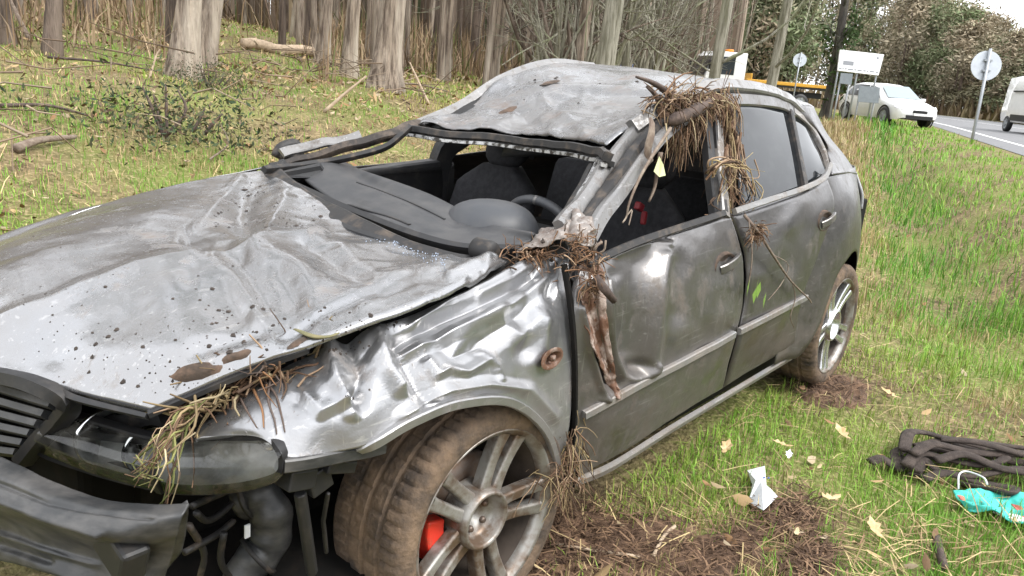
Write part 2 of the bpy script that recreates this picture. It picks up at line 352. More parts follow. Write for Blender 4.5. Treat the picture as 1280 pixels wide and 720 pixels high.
def bark(name, a, b, c):
    m = mat(name, a, .9, noise=(7.5, b, .42, .60), bump=(16, 1., .05), stretch=(2.6, 2.6, .22))
    t = m.node_tree; bs = t.nodes['Principled BSDF']; src = bs.inputs['Base Color'].links[0].from_socket
    tc = t.nodes.new('ShaderNodeTexCoord'); mp = t.nodes.new('ShaderNodeMapping'); mp.inputs['Scale'].default_value = (3, 3, .5); t.links.new(tc.outputs['Object'], mp.inputs[0])
    n = t.nodes.new('ShaderNodeTexNoise'); n.inputs['Scale'].default_value = 1.5; n.inputs['Detail'].default_value = 4; t.links.new(mp.outputs[0], n.inputs['Vector'])
    r = t.nodes.new('ShaderNodeMapRange'); r.inputs[1].default_value = .48; r.inputs[2].default_value = .66; t.links.new(n.outputs[0], r.inputs[0])
    x = t.nodes.new('ShaderNodeMix'); x.data_type = 'RGBA'; x.inputs[7].default_value = (*c, 1); t.links.new(src, x.inputs[6]); t.links.new(r.outputs[0], x.inputs[0]); t.links.new(x.outputs[2], bs.inputs['Base Color'])
    return m
M['euc'] = bark('peeling_bark', (.36, .29, .225), (.11, .08, .06), (.47, .405, .33))
M['euc2'] = bark('brown_bark', (.15, .11, .083), (.06, .043, .033), (.22, .17, .135))
M['birch'] = bark('mossy_pale_bark', (.33, .31, .25), (.14, .13, .09), (.24, .25, .15))
M['darkbark'] = bark('dark_bark', (.07, .06, .05), (.03, .027, .024), (.10, .10, .07))

# ------------------------------------------------------------------ terrain
def road_left(x): return 2 + .318 * (x - 19.4) + .006 * np.maximum(0, x - 38) ** 2
def sst(a, b, x):
    t = np.clip((x - a) / (b - a), 0, 1); return t * t * (3 - 2 * t)
def Hgt(x, y):
    x = np.asarray(x, float); y = np.asarray(y, float)
    d = (y - road_left(x)) * .953
    verge = .5 * np.maximum(1 - sst(.2, 3.2, d), sst(10, 24, x))
    forest = .92 * sst(5.2, 9.6, d) + .086 * np.maximum(0, d - 9.6)
    far = sst(12, 28, x)
    h = np.maximum(verge, forest * (1 - far) + far * np.maximum(verge, .5 + .05 * np.maximum(0, d - 6)))
    ditch = -.28 * np.exp(-((d - 2.3) / .55) ** 2) * sst(1.5, 6, x) * (1 - sst(14, 22, x))
    h = h + ditch + .035 * np.sin(x * 1.7 + y * .6) * np.sin(y * 1.3 - x * .4) * sst(1.2, 3, np.hypot(x - 1, y - .8) - 1.2 + 0 * x)
    return h
gx = np.concatenate([[-500, -200, -80, -40, -22, -14], np.arange(-9, 16, .25), np.arange(16, 60, 1.), [65, 75, 90, 110, 150, 220, 400, 900]])
gy = np.concatenate([[-500, -200, -90, -50, -30, -20], np.arange(-12, 16, .25), np.arange(16, 60, 1.5), [65, 80, 110, 160, 260, 500, 900]])
XX, YY = np.meshgrid(gx, gy, indexing='ij')
dd_ = (YY - road_left(XX)) * .953
ZZ = np.where(dd_ < -13, np.minimum(Hgt(XX, np.maximum(YY, road_left(XX) - 14)), .5), np.minimum(Hgt(XX, YY), 8.5))
ZZ = np.where((dd_ < .0) & (dd_ > -14), .496, ZZ)
GV = np.stack([XX, YY, ZZ], -1).reshape(-1, 3)
ii = np.arange(len(gx) * len(gy)).reshape(len(gx), len(gy))
GF = np.stack([ii[:-1, :-1], ii[1:, :-1], ii[1:, 1:], ii[:-1, 1:]], -1).reshape(-1, 4)
gm = bpy.data.materials.new('forest_ground'); gm.use_nodes = True
def ground_mat(m):
    t = m.node_tree; b = t.nodes['Principled BSDF']; L = t.links.new; tc = t.nodes.new('ShaderNodeTexCoord')
    def nz(s, lo, hi, det=6):
        n = t.nodes.new('ShaderNodeTexNoise'); n.inputs['Scale'].default_value = s; n.inputs['Detail'].default_value = det; L(tc.outputs['Object'], n.inputs['Vector'])
        r = t.nodes.new('ShaderNodeMapRange'); r.inputs[1].default_value = lo; r.inputs[2].default_value = hi; L(n.outputs[0], r.inputs[0]); return r.outputs[0]
    def mix(f, a, bb):
        x = t.nodes.new('ShaderNodeMix'); x.data_type = 'RGBA'; L(f, x.inputs[0])
        for k, q in ((6, a), (7, bb)):
            if isinstance(q, tuple): x.inputs[k].default_value = (*q, 1)
            else: L(q, x.inputs[k])
        return x.outputs[2]
    c = mix(nz(9, .35, .65), (.10, .075, .045), (.22, .17, .09))
    c = mix(nz(.8, .42, .60), c, (.16, .175, .055))
    c = mix(nz(40, .5, .75), c, (.38, .30, .17))
    L(c, b.inputs['Base Color']); b.inputs['Roughness'].default_value = .95; b.inputs['Specular IOR Level'].default_value = .1
    n = t.nodes.new('ShaderNodeTexNoise'); n.inputs['Scale'].default_value = 35; n.inputs['Detail'].default_value = 6; L(tc.outputs['Object'], n.inputs['Vector'])
    bu = t.nodes.new('ShaderNodeBump'); bu.inputs['Strength'].default_value = .9; bu.inputs['Distance'].default_value = .03; L(n.outputs[0], bu.inputs['Height']); L(bu.outputs[0], b.inputs['Normal'])
ground_mat(gm)
g_ = MB(); g_.v = [tuple(p) for p in GV.tolist()]; g_.f = [tuple(f) for f in GF.tolist()]
ground = g_.build('ground', gm, kind='structure', label='leaf strewn grassy ground rising from the verge into the wood')
def gz(x, y): return float(Hgt(x, y))
def ground_at(u, v):
    """where the line of sight through a pixel meets the ground"""
    r = ray(u, v); t = .3
    while t < 200:
        p = CP + r * t
        if p[2] < Hgt(p[0], p[1]): break
        t *= 1.004
    return np.array([p[0], p[1], gz(p[0], p[1])])
# road
xs = np.concatenate([np.arange(-60, 40, 4.), np.arange(40, 130, 4.)])
le = np.stack([xs, road_left(xs) - .25], 1); tn = np.gradient(le, axis=0); tn /= np.linalg.norm(tn, axis=1, keepdims=True); nr = np.stack([tn[:, 1], -tn[:, 0]], 1)
def road_strip(name, o1, o2, z, mt, **k):
    b = MB(); a = le + nr * o1; c = le + nr * o2; n = len(a)
    b.add([(*p, z) for p in a] + [(*p, z) for p in c], [(i + n, i + n + 1, i + 1, i) for i in range(n - 1)])
    return b.build(name, mt, smooth=False, **k)
road_strip('road', 0, 13.2, .508, M['asphalt'], kind='structure', label='grey asphalt main road curving away past the trees')
road_strip('edge_line', .9, 1.05, .513, M['line'], kind='structure', label='white edge line on the near side of the road')
road_strip('edge_line', 12.1, 12.25, .513, M['line'], kind='structure', label='white edge line on the far side of the road')
road_strip('centre_line', 6.5, 6.62, .513, M['line'], kind='structure', label='white line along the middle of the road')
def cast(u, v, names=('bonnet', 'front_wing', 'front_door', 'rear_door', 'roof', 'pillar_foot', 'torn_door_skin', 'front_bumper', 'dashboard', 'rear_quarter', 'window_glass')):
    """the first panel of the car on the line of sight, with its normal"""
    best = None; r = Vector(ray(u, v)).normalized()
    for k, t in BV.items():
        if not any(k.startswith(n) for n in names): continue
        h = t.ray_cast(Vector(CP), r)
        if h[0] is not None and (best is None or h[3] < best[2]): best = (h[0], h[1] if h[1].dot(r) < 0 else -h[1], h[3])
    if best is None and names != ('bonnet', 'front_wing', 'roof', 'pillar_foot'):
        p = Vector(Z(u, v, .8)); best = (p, Vector((0, 0, 1)), 1.)
    return best
def on_skin(u, v, names, off):
    h = cast(u, v, names)
    return np.array(h[0] + h[1] * off) if h else Y(u, v, .02)
# ------------------------------------------------------------------ the wrecked car (origin under the front wheel, +X to its tail)
car = empty('wrecked_car', (0, 0, 0), label='crushed dark silver hatchback with missing windscreen and muddy dented panels', cat='car')
# bonnet
hoodG = [
 [Z(185,512,.70), Z(100,492,.70), Z(0,463,.70), (-.87,.87,.70), (-.80,1.2,.70), (-.62,1.46,.72)],
 [Z(300,463,.77), Z(200,425,.80), Z(105,388,.81), (-.67,.86,.82), (-.60,1.17,.81), (-.50,1.48,.755)],
 [Z(385,431,.825), Z(290,375,.85), Z(200,331,.87), (-.42,.9,.87), (-.37,1.2,.855), (-.30,1.50,.81)],
 [Z(475,400,.86), Z(385,343,.872), Z(300,303,.885), (-.21,.9,.89), (-.16,1.2,.885), (-.08,1.51,.86)],
 [Z(560,365,.885), Z(460,322,.88), (.02,.65,.89), (.05,.92,.895), (.1,1.2,.90), (.16,1.51,.90)],
 [Y(634,322,.17), Z(543,322,.872), Z(430,276,.897), (.2,.95,.915), (.29,1.25,.925), (.38,1.5,.93)]]
hs_ = [
 ([(-40,412),(0,400),(60,372),(100,352),(170,327),(230,319),(300,312),(345,301),(400,292)], 15, .014, 'v'),
 ([(20,440),(80,410),(160,376)], 34, -.018), ([(150,410),(240,392),(320,402)], 40, -.012),
 ([(236,294),(262,313),(300,318)], 12, -.016), ([(238,300),(248,330),(250,360)], 11, .005), ([(266,322),(296,352),(322,390),(340,420)], 13, .010), ([(280,345),(305,385)], 12, -.008), ([(300,318),(340,328),(372,348),(390,372)], 13, .009), ([(350,345),(368,372)], 12, -.009),
 ([(300,330),(330,372)], 14, -.011), ([(245,345),(290,390)], 18, -.009),
 ([(320,310),(360,330),(400,350)], 22, .018), ([(385,312),(420,330)], 12, -.012), ([(430,318),(470,345)], 14, .011),
 ([(380,404),(440,372),(500,350),(560,332)], 11, .011), ([(350,420),(430,385),(520,345)], 6, -.009), ([(450,392),(540,352),(610,330)], 7, .009),
 ([(480,372),(560,345),(600,335)], 6, -.010), ([(400,340),(470,352)], 12, -.012), ([(250,438),(330,412),(380,405)], 14, -.010), ([(240,460),(320,430)], 10, .008),
 ([(300,222),(262,262),(240,280)], 7, .007), ([(300,262),(230,282),(150,312),(60,352)], 30, -.016), ([(250,250),(120,292),(0,345)], 16, .007), ([(330,220),(300,260),(310,285)], 16, -.012),
 ([(355,250),(335,290)], 12, .010), ([(120,470),(60,440)], 20, -.008), ([(560,350),(585,338),(620,324)], 5, .012), ([(590,350),(630,328)], 6, -.012)]
hood = patch('bonnet', hoodG, 170, 260, M['hood'], car, (0, 0, 1), hs_, amp=.004, scale=6, ramp=.0065, rscale=3.6, rmask=lambda Q: np.clip((Q[..., 0] - 230) / 230, .06, 1), edge=.012)
strip('bonnet_seal', [hoodG[0][5], hoodG[0][4], hoodG[0][3], Z(0,470,.69), Z(60,482,.69), Z(100,499,.69), Z(185,520,.69), ], lambda t: .026 - .016 * t, .016, (-.8, 0, .6), M['black'], car, 40)  # black lip trim that also paints in the dark gap below it
strip('bonnet_edge_fold', [Z(186,517,.692), Z(300,468,.758), Z(385,436,.813)], .012, .02, (0, -1, .2), M['black'], car, 30)
# front wing, near side
wingG = [
 [Y(240,540,.25), Y(240,541,.235), Y(242,543,.22), Y(244,545,.20)],
 [Y(300,490,.22), Y(305,513,.14), Y(310,532,.10), Y(322,546,.075)],
 [Y(350,459,.18), Y(354,495,.10), Y(360,532,.05), Y(362,573,.02)],
 [Y(410,428,.13), Y(408,475,.06), Y(408,520,.015), Y(425,565,-.01)],
 [Y(480,405,.11), Y(470,450,.04), Y(466,505,-.005), Y(470,553,-.03)],
 [Y(540,382,.12), Y(530,430,.05), Y(522,475,.0), Y(515,526,-.035)],
 [Y(600,356,.14), Y(592,405,.05), Y(584,452,.0), Y(575,503,-.035)],
 [Y(650,327,.16), Y(642,390,.05), Y(642,448,.005), Y(640,502,-.03)],
 [Y(692,305,.15), Y(690,380,.05), Y(690,450,.01), Y(684,540,-.015)],
 [Y(712,296,.13), Y(713,390,.04), Y(717,500,.01), Y(702,607,.0)]]
ws_ = [
 ([(412,432),(420,475),(440,515)], 15.5, 0.0209, 'v'), ([(436,425),(452,465),(446,505)], 20.2, -0.0266, 'v'), ([(395,450),(370,500)], 27.9, -0.0114, 'v'), ([(380,490),(400,515),(430,500)], 14.0, 0.0114, 'v'), ([(440,488),(452,496)], 12.4, -0.0114, 'v'),
 ([(470,420),(482,460),(500,482)], 18.6, 0.0209, 'v'), ([(498,425),(520,470),(535,500)], 21.7, -0.0266, 'v'), ([(455,440),(465,432)], 12.4, -0.0142, 'v'),
 ([(520,405),(560,380),(610,358),(650,335)], 12.4, 0.0152, 'v'), ([(500,425),(560,398),(620,372),(668,345)], 10.8, -0.0190, 'v'), ([(510,440),(570,415),(640,382),(680,350)], 12.4, 0.0152, 'v'),
 ([(535,452),(548,468),(562,460),(582,466),(604,452)], 9, .014, 'v'), ([(545,425),(570,445),(596,436)], 21.7, -0.0171, 'v'), ([(605,425),(645,398)], 24.8, -0.0190, 'v'), ([(604,440),(620,458),(626,474)], 6, .010, 'v'),
 ([(620,395),(650,420),(668,400)], 18.6, 0.0133, 'v'), ([(655,360),(660,400),(655,440)], 18.6, -0.0114, 'v'), ([(680,400),(672,450)], 21.7, 0.0133, 'v'), ([(505,520),(560,490),(610,482),(660,488),(690,520)], 14.0, 0.0133, 'v'), ([(530,508),(580,494),(640,492)], 9.3, -0.0038, 'v'), ([(690,330),(686,370)], 9.3, -0.0133, 'v'), ([(670,330),(640,352),(600,372)], 7.8, 0.0095, 'v')]
wing = patch('front_wing', wingG, 170, 110, M['fender'], car, (0, -1, .3), ws_, amp=.004, scale=6, ramp=.0036, rscale=4.5, rmask=lambda Q: np.clip(1 - (Q[..., 1] - 420) / 60, .03, 1) * np.clip((Q[..., 0] - 420) / 80, .03, 1), edge=.008)
# gap rubbish between bonnet and wing: inner rail
strip('wing_rail', [Y(200,528,.30), Y(300,482,.24), Y(390,438,.17), Y(480,405,.14), Y(560,372,.16), Y(640,330,.19)], .09, .02, (0, -.4, 1), M['dark'], car, 30, lump=.01)
strip('arch_lip', [Y(444,563,.0), Y(470,553,-.03), Y(515,527,-.037), Y(575,504,-.037), Y(640,503,-.032), Y(684,541,-.017), Y(702,604,-.004)], .022, .014, (0, -1, 0), M['fender'], car, 40)
# wheel-arch liner: dark half drum
lin = MB()
n = 28
for r, y0, y1 in ((.385, .0, .42),):
    vs = []; 
    for i in range(n + 1):
        a = R_(-15 + 112 * i / n)
        vs += [(r * math.cos(a) * 1.02 - .0, y0 + .01, .33 + r * .93 * math.sin(a)), (r * math.cos(a), y1, .33 + r * .9 * math.sin(a))]
    lin.add(vs, [(2 * i, 2 * i + 1, 2 * i + 3, 2 * i + 2) for i in range(n)])
lin.add([(-.25, .42, .05), (.4, .42, .05), (.4, .42, .72), (-.25, .42, .72)], [(0, 1, 2, 3)])
lin.build('wheel_arch_liner', M['dark'], car)
# front door
doorG = [
 [Y(724,332,.06), Y(757,321,.05), Y(800,304,.045), Y(840,290,.045), Y(880,277,.045), Y(913,267,.045)],
 [Y(716,380,.03), Y(752,370,.005), Y(795,355,.0), Y(838,340,.0), Y(880,325,.0), Y(931,320,.0)],
 [Y(717,430,.015), Y(752,428,-.01), Y(795,410,-.015), Y(838,393,-.02), Y(880,376,-.02), Y(931,372,-.02)],
 [Y(719,495,.01), Y(752,488,-.015), Y(795,466,-.02), Y(838,445,-.025), Y(880,425,-.025), Y(924,410,-.025)],
 [Y(717,545,.01), Y(752,527,-.01), Y(795,504,-.015), Y(838,481,-.02), Y(880,457,-.02), Y(916,436,-.02)],
 [Y(707,608,.03), Y(750,583,.03), Y(795,556,.03), Y(838,527,.03), Y(876,503,.03), Y(903,487,.03)]]
ds_ = [([(829,322),(822,365),(816,415),(812,462)], 9, .026), ([(800,330),(792,385),(792,440)], 17, -.020), ([(770,345),(775,400),(782,440)], 12, -.012), ([(852,330),(846,390)], 14, -.010),
 ([(738,372),(748,420),(764,478)], 9, -.035), ([(760,352),(764,420),(776,470)], 5, .018), ([(728,385),(738,440),(756,500)], 4, .016), ([(793,460),(803,458)], 8, -.022), ([(790,474),(806,470),(815,456)], 5, .014),
 ([(840,420),(870,405),(905,395)], 14, .008), ([(815,300),(838,297)], 6, -.012), ([(770,318),(815,300),(835,305)], 5, .010), ([(752,500),(770,492)], 5, .010), ([(905,330)], 22, -.010), ([(880,345),(870,400)], 16, -.006)]
hole_f = lambda q: ((q[:, 0] - 907) / 20) ** 2 + ((q[:, 1] - 331) / 11.5) ** 2 < 1
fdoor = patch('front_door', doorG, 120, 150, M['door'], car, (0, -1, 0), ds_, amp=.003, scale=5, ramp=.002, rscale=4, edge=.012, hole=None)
def handle(px_, y, door, dark):
    h = cast(*px_, (door.name,)); c = np.array(h[0]) + np.array((0, .004, 0)) if h else Y(*px_, y)
    rec = MB(); n = 20
    vs = [(c[0] + .075 * math.cos(2 * math.pi * i / n), c[1] - .012, c[2] + .040 * math.sin(2 * math.pi * i / n)) for i in range(n)]
    v2 = [(c[0] + .066 * math.cos(2 * math.pi * i / n), c[1] - .001, c[2] + .033 * math.sin(2 * math.pi * i / n)) for i in range(n)]
    v0 = [(c[0] + .082 * math.cos(2 * math.pi * i / n), c[1] + .006, c[2] + .046 * math.sin(2 * math.pi * i / n)) for i in range(n)]
    rec.add(v0 + vs + v2, [(i, (i + 1) % n, n + (i + 1) % n, n + i) for i in range(n)] + [(n + i, n + (i + 1) % n, 2 * n + (i + 1) % n, 2 * n + i) for i in range(n)] + [tuple(2 * n + i for i in range(n))])
    rec.build('handle_recess', dark, door)
    strip('handle', [c + np.array((-.03, -.006, -.014)), c + np.array((0, -.018, -.004)), c + np.array((.05, -.022, .010)), c + np.array((.095, -.013, .018))], .030, .012, (0, -1, .1), M['door'], door, 14)
handle((905, 331), -.012, fdoor, M['recess'])
strip('belt_seal', [Y(735,330,.045), Y(760,318,.04), Y(800,301,.035), Y(850,284,.035), Y(905,266,.035)], .022, .016, (0, -1, .5), M['rubber'], fdoor, 24)
strip('side_moulding', [Y(729,519,-.005), Y(770,497,-.028), Y(840,459,-.036), Y(918,418,-.036)], .024, .016, (0, -1, 0), M['trimdust'], fdoor, 20, lump=.004)
# rear door and the quarter behind it
rdG = [
 [Y(915,267,.045), Y(950,257,.045), Y(985,245,.045), Y(1013,234,.05), Y(1036,222,.06)],
 [Y(934,320,.0), Y(956,310,.0), Y(990,292,.0), Y(1020,272,.0), Y(1045,258,.01)],
 [Y(934,372,-.02), Y(956,360,-.02), Y(988,335,-.02), Y(1010,315,-.02), Y(1024,318,-.015)],
 [Y(922,430,-.02), Y(948,412,-.025), Y(980,388,-.025), Y(996,370,-.025), Y(1004,372,-.02)],
 [Y(906,486,.03), Y(935,468,.03), Y(965,450,.03), Y(985,438,.025), Y(992,434,.02)]]
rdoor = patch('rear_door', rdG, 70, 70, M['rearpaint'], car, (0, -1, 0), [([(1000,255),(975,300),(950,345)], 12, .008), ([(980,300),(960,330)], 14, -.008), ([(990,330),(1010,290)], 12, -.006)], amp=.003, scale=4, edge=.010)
handle((1030, 276), -.010, rdoor, M['recess'])
strip('belt_seal', [Y(918,264,.035), Y(960,250,.03), Y(1005,235,.035), Y(1030,222,.045), Y(1038,205,.07)], .022, .016, (0, -1, .5), M['trimdust'], rdoor, 20)
strip('side_moulding', [Y(924,414,-.04), Y(960,396,-.04), Y(1008,371,-.026)], .024, .016, (0, -1, 0), M['trimdust'], rdoor, 14)
qG = [
 [Y(1037,219,.06), Y(1046,258,.01), Y(1036,306,-.012), Y(1013,346,-.016), Y(1003,376,-.016), Y(992,433,.015)],
 [(2.32, .085, 1.02), (2.35, .02, .86), (2.36, -.01, .70), (2.26, -.025, .62), (2.14, -.02, .47), (2.09, .01, .24)],
 [(2.6, .12, 1.0), (2.62, .03, .88), (2.6, -.01, .76), (2.52, -.03, .70), (2.4, -.02, .66), (2.3, .0, .6)],
 [(2.95, .17, .98), (2.98, .09, .86), (2.96, .05, .72), (2.88, .03, .60), (2.86, .03, .5), (2.84, .04, .4)],
 [(3.18, .33, .95), (3.24, .26, .84), (3.24, .2, .70), (3.2, .16, .55), (3.18, .16, .45), (3.14, .2, .36)]]
# the arch is cut out of the quarter by pulling its lower rows up to a lip
def quarter():
    rows = []
    for x, yt in ((1.84, .10), (1.95, .098), (2.05, .075), (2.15, .05), (2.28, .05), (2.4, .055), (2.55, .07), (2.72, .10), (2.86, .13), (3.0, .19), (3.12, .28), (3.2, .40)):
        dx = x - 2.513; ar = .37
        zb = .30 + math.sqrt(max(0, ar * ar - dx * dx)) if abs(dx) < ar else .26
        if x > 2.9: zb = .34
        top = 1.035 - .02 * max(0, x - 2.5); 
        rows.append([(x, yt + .03, top), (x, yt - .03, top - (top - zb) * .3), (x, yt - .065 , top - (top - zb) * .65), (x, yt - .075, zb)])
    return rows
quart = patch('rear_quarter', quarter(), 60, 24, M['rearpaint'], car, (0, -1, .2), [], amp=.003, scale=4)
# roof side: frame over the doors, pillars, glass
rg = MB()
glassG = [[Y(918,128,.235), Y(950,130,.24), Y(983,138,.25)], [Y(922,200,.13), Y(960,192,.14), Y(994,186,.15)], [Y(924,268,.055), Y(965,252,.055), Y(1004,236,.06)]]
patch('window_glass', glassG, 16, 12, M['glass'], rdoor, (0, -1, .2), thick=.004)
qgG = [[Y(989,143,.255), Y(1005,153,.25), Y(1014,166,.24)], [Y(998,188,.155), Y(1014,190,.155), Y(1026,194,.155)], [Y(1008,234,.065), Y(1024,224,.07), Y(1034,214,.085)]]
patch('quarter_glass', qgG, 12, 10, M['glass'], car, (0, -1, .2), thick=.004)
strip('window_frame', [Y(906,270,.045), Y(902,220,.105), Y(898,170,.18), Y(896,128,.24)], .055, .02, (0, -1, .2), M['trimdust'], rdoor, 20)
strip('window_frame', [Y(899,124,.24), Y(940,125,.245), Y(975,130,.255), Y(992,140,.265)], .05, .02, (0, -1, .4), M['door'], rdoor, 16)
strip('window_frame', [Y(988,140,.25), Y(997,186,.15), Y(1007,236,.055)], .04, .022, (0, -1, .2), M['rubber'], rdoor, 16)
strip('quarter_frame', [Y(990,138,.262), Y(1012,158,.25), Y(1028,186,.18), Y(1037,212,.10)], .03, .022, (0, -1, .4), M['trimdust'], car, 18)
strip('centre_pillar', [Y(896,272,.06), Y(889,220,.115), Y(884,170,.19), Y(880,130,.255)], .05, .03, (0, -1, .2), M['black'], car, 20)
strip('door_frame', [Y(737,296,.07), Y(753,268,.10), Y(775,240,.135), Y(800,203,.175), Y(825,172,.205), Y(855,148,.23), Y(892,128,.25)], .045, .03, (0, -1, .35), M['pillar'], fdoor, 40)
strip('door_frame_seal', [Y(893,130,.235), Y(896,180,.165), Y(900,225,.10), Y(905,264,.05)], .03, .02, (0, -1, .2), M['black'], fdoor, 20)
# near A-pillar: seam metal, crushed
ap = [Y(705,292,.12), Y(728,263,.16), Y(752,230,.20), Y(776,196,.24), Y(800,162,.28), Y(835,133,.28), Y(880,113,.28)]
strip('windscreen_pillar', ap, lambda t: .082 - .01 * t + .008 * math.sin(t * 19), .028, (-.2, -1, .5), M['pillar'], car, 50, lump=.008)
strip('pillar_seal', [Y(722,296,.09), Y(742,262,.13), Y(766,228,.165), Y(792,190,.20), Y(815,162,.225), Y(850,138,.245)], .03, .03, (0, -1, .3), M['rubber'], car, 40, lump=.004)
strip('screen_seal', [Y(692,296,.17), Y(712,262,.21), Y(733,226,.27), Y(748,196,.335)], .03, .02, (-.5, -1, .4), M['rubber'], car, 30, lump=.006)
strip('screen_flange', [Y(700,288,.15), Y(720,258,.19), Y(742,222,.245), Y(757,188,.31)], .035, .014, (-.4, -1, .5), M['seam'], car, 30, lump=.005)
# roof
roofG = [
 [Z(757,180,1.15), Z(700,172,1.135), Z(640,165,1.12), Z(575,160,1.11), Z(522,155,1.105)],
 [Y(815,143,.28), (1.2,.55,1.195), (1.25,.82,1.18), (1.3,1.1,1.175), (1.28,1.36,1.175)],
 [Y(870,118,.27), (1.55,.6,1.265), (1.6,.87,1.27), (1.62,1.15,1.285), (1.55,1.40,1.30)],
 [(1.75,.27,1.312), (1.95,.6,1.34), (2.0,.87,1.365), (2.0,1.15,1.38), (1.95,1.44,1.39)],
 [(2.2,.27,1.318), (2.35,.6,1.365), (2.4,.87,1.395), (2.4,1.15,1.41), (2.35,1.44,1.405)],
 [(2.62,.32,1.30), (2.75,.6,1.345), (2.78,.87,1.36), (2.75,1.15,1.36), (2.7,1.42,1.34)]]
rs_ = [([(532,155),(570,128),(605,105),(632,98)], 8, .016), ([(560,150),(600,122),(640,105)], 10, -.014), ([(600,150),(650,125),(690,112)], 10, .012), ([(640,158),(690,135),(720,118)], 9, -.012), ([(620,140),(636,134),(652,142)], 6, -.012), ([(600,165),(640,148)], 7, .012),
 ([(690,165),(712,150),(735,160)], 8, .012), ([(660,150),(680,160)], 6, -.010), ([(730,170),(700,145)], 6, .010), ([(640,112),(740,108),(830,115)], 4, .010), ([(740,118),(820,120)], 14, -.012), ([(545,158),(590,140)], 6, .010), ([(680,125),(690,140),(676,150)], 5, .010)]
roof = patch('roof', roofG, 120, 110, M['roof'], car, (0, 0, 1), rs_, amp=.004, scale=6, ramp=.007, rscale=6, rmask=lambda Q: np.clip((Q[..., 1] - 90) / 50, .1, 1), edge=.01)
strip('roof_rail', [Y(790,158,.285), Y(840,126,.265), Y(900,107,.255), Y(950,111,.262), Y(985,124,.275), Y(1003,140,.28)], .05, .03, (0, -1, .8), M['pillar'], car, 40, lump=.004)
# screen header: folded black channel with a chipped flange below
hd = [Z(512,157,1.10), Z(560,163,1.105), Z(620,168,1.112), Z(690,176,1.128), Z(745,184,1.142), Z(760,190,1.145)]
strip('screen_header', [np.array(p) + (0, 0, -.012) for p in hd], .028, .03, (-1, -.2, .2), M['rubber'], car, 50, lump=.005)
strip('header_flange', [np.array(p) + (-.012, 0, -.036) for p in hd], .014, .02, (-1, -.2, .1), M['seam'], car, 60, lump=.004)
strip('header_trim', [np.array(p) + (.015, 0, -.034) for p in hd], .016, .03, (-1, -.2, .1), M['black'], car, 40)
# C pillar and tail on the near side
tailG = [
 [(2.05,.27,1.30), (2.35,.27,1.305), (2.62,.33,1.295), (2.74,.45,1.29)],
 [Y(1022,172,.235), (2.44,.22,1.2), (2.74,.29,1.18), (2.88,.42,1.17)],
 [Y(1037,198,.12), (2.5,.14,1.1), (2.84,.22,1.08), (3.02,.38,1.06)],
 [Y(1040,218,.06), (2.55,.09,1.02), (2.95,.17,.985), (3.15,.36,.95)]]
patch('rear_pillar', tailG, 30, 30, M['rearpaint'], car, (0.2, -1, .4), thick=.006, amp=.002)
patch('tailgate', [[(2.72,.42,1.29), (2.8,.87,1.345), (2.72,1.38,1.29)], [(2.98,.36,1.07), (3.08,.87,1.1), (2.98,1.42,1.07)], [(3.15,.36,.93), (3.22,.87,.95), (3.15,1.42,.93)], [(3.24,.3,.6), (3.32,.87,.6), (3.24,1.48,.6)]], 24, 24, M['rearpaint'], car, (1, 0, .3))
tl = patch('tail_light', [[(2.92,.165,1.0), (3.02,.225,.985), (3.12,.34,.97)], [(2.93,.115,.9), (3.05,.19,.89), (3.15,.33,.88)], [(2.94,.105,.82), (3.06,.18,.81), (3.16,.32,.81)]], 12, 12, M['taillens'], car, (.6, -1, 0), thick=.01)
patch('rear_bumper', [[(2.86,.13,.64), (3.0,.24,.66), (3.12,.46,.66), (3.2,.87,.66), (3.15,1.4,.66)], [(2.86,.12,.5), (3.0,.23,.5), (3.14,.46,.5), (3.24,.87,.5), (3.18,1.4,.5)], [(2.84,.14,.34), (3.0,.25,.32), (3.12,.48,.3), (3.2,.87,.3), (3.15,1.4,.3)]], 20, 40, M['rearpaint'], car, (.6, -1, 0))
# sills, floor, off side
strip('sill', [Y(703,606,.035), Y(760,585,.04), Y(840,535,.04), Y(905,496,.04), Y(990,445,.04)], .030, .016, (0, -1, -.4), M['trimdust'], car, 24)
fl = MB(); fl.box((1.2, .87, .20), (3.6, 1.5, .06)); fl.box((.35, .87, .5), (.06, 1.5, .55)); fl.box((2.9, .87, .55), (.5, 1.45, .6)); fl.box((2.2, .87, .45), (.5, 1.3, .3)); fl.build('floor_pan', M['dark'], car, smooth=False, bevel=.01)
patch('off_side_body', [[(.42,1.60,.89), (1.2,1.66,.90), (2.1,1.66,.95), (3.1,1.5,.95)], [(.42,1.70,.75), (1.2,1.74,.75), (2.1,1.74,.78), (3.1,1.6,.75)], [(.42,1.68,.3), (1.2,1.72,.3), (2.1,1.72,.3), (3.1,1.58,.35)]], 20, 40, M['rearpaint'], car, (0, 1, 0))
patch('off_side_wing', [[(-.62,1.47,.715), (-.3,1.51,.805), (-.08,1.52,.855), (.16,1.52,.895), (.42,1.53,.93)], [(-.66,1.56,.69), (-.3,1.62,.77), (-.08,1.64,.80), (.16,1.64,.83), (.42,1.63,.87)], [(-.7,1.60,.5), (-.35,1.70,.55), (-.08,1.72,.67), (.16,1.72,.67), (.42,1.70,.5)]], 16, 40, M['hood'], car, (0, 1, .6), amp=.004, scale=5)
patch('off_side_trim', [[(.5,1.52,.87), (1.0,1.56,.885), (1.45,1.58,.89)], [(.5,1.50,.85), (1.0,1.53,.86), (1.45,1.55,.86)], [(.5,1.50,.4), (1.0,1.53,.4), (1.45,1.55,.4)]], 12, 16, M['black'], car, (0, -1, .3), thick=.03)
strip('off_side_belt', [Y(400,224,1.55), Y(450,217,1.56), Y(500,209,1.57), Y(548,203,1.58)], .06, .035, (0, 0, 1), M['dash'], car, 20)
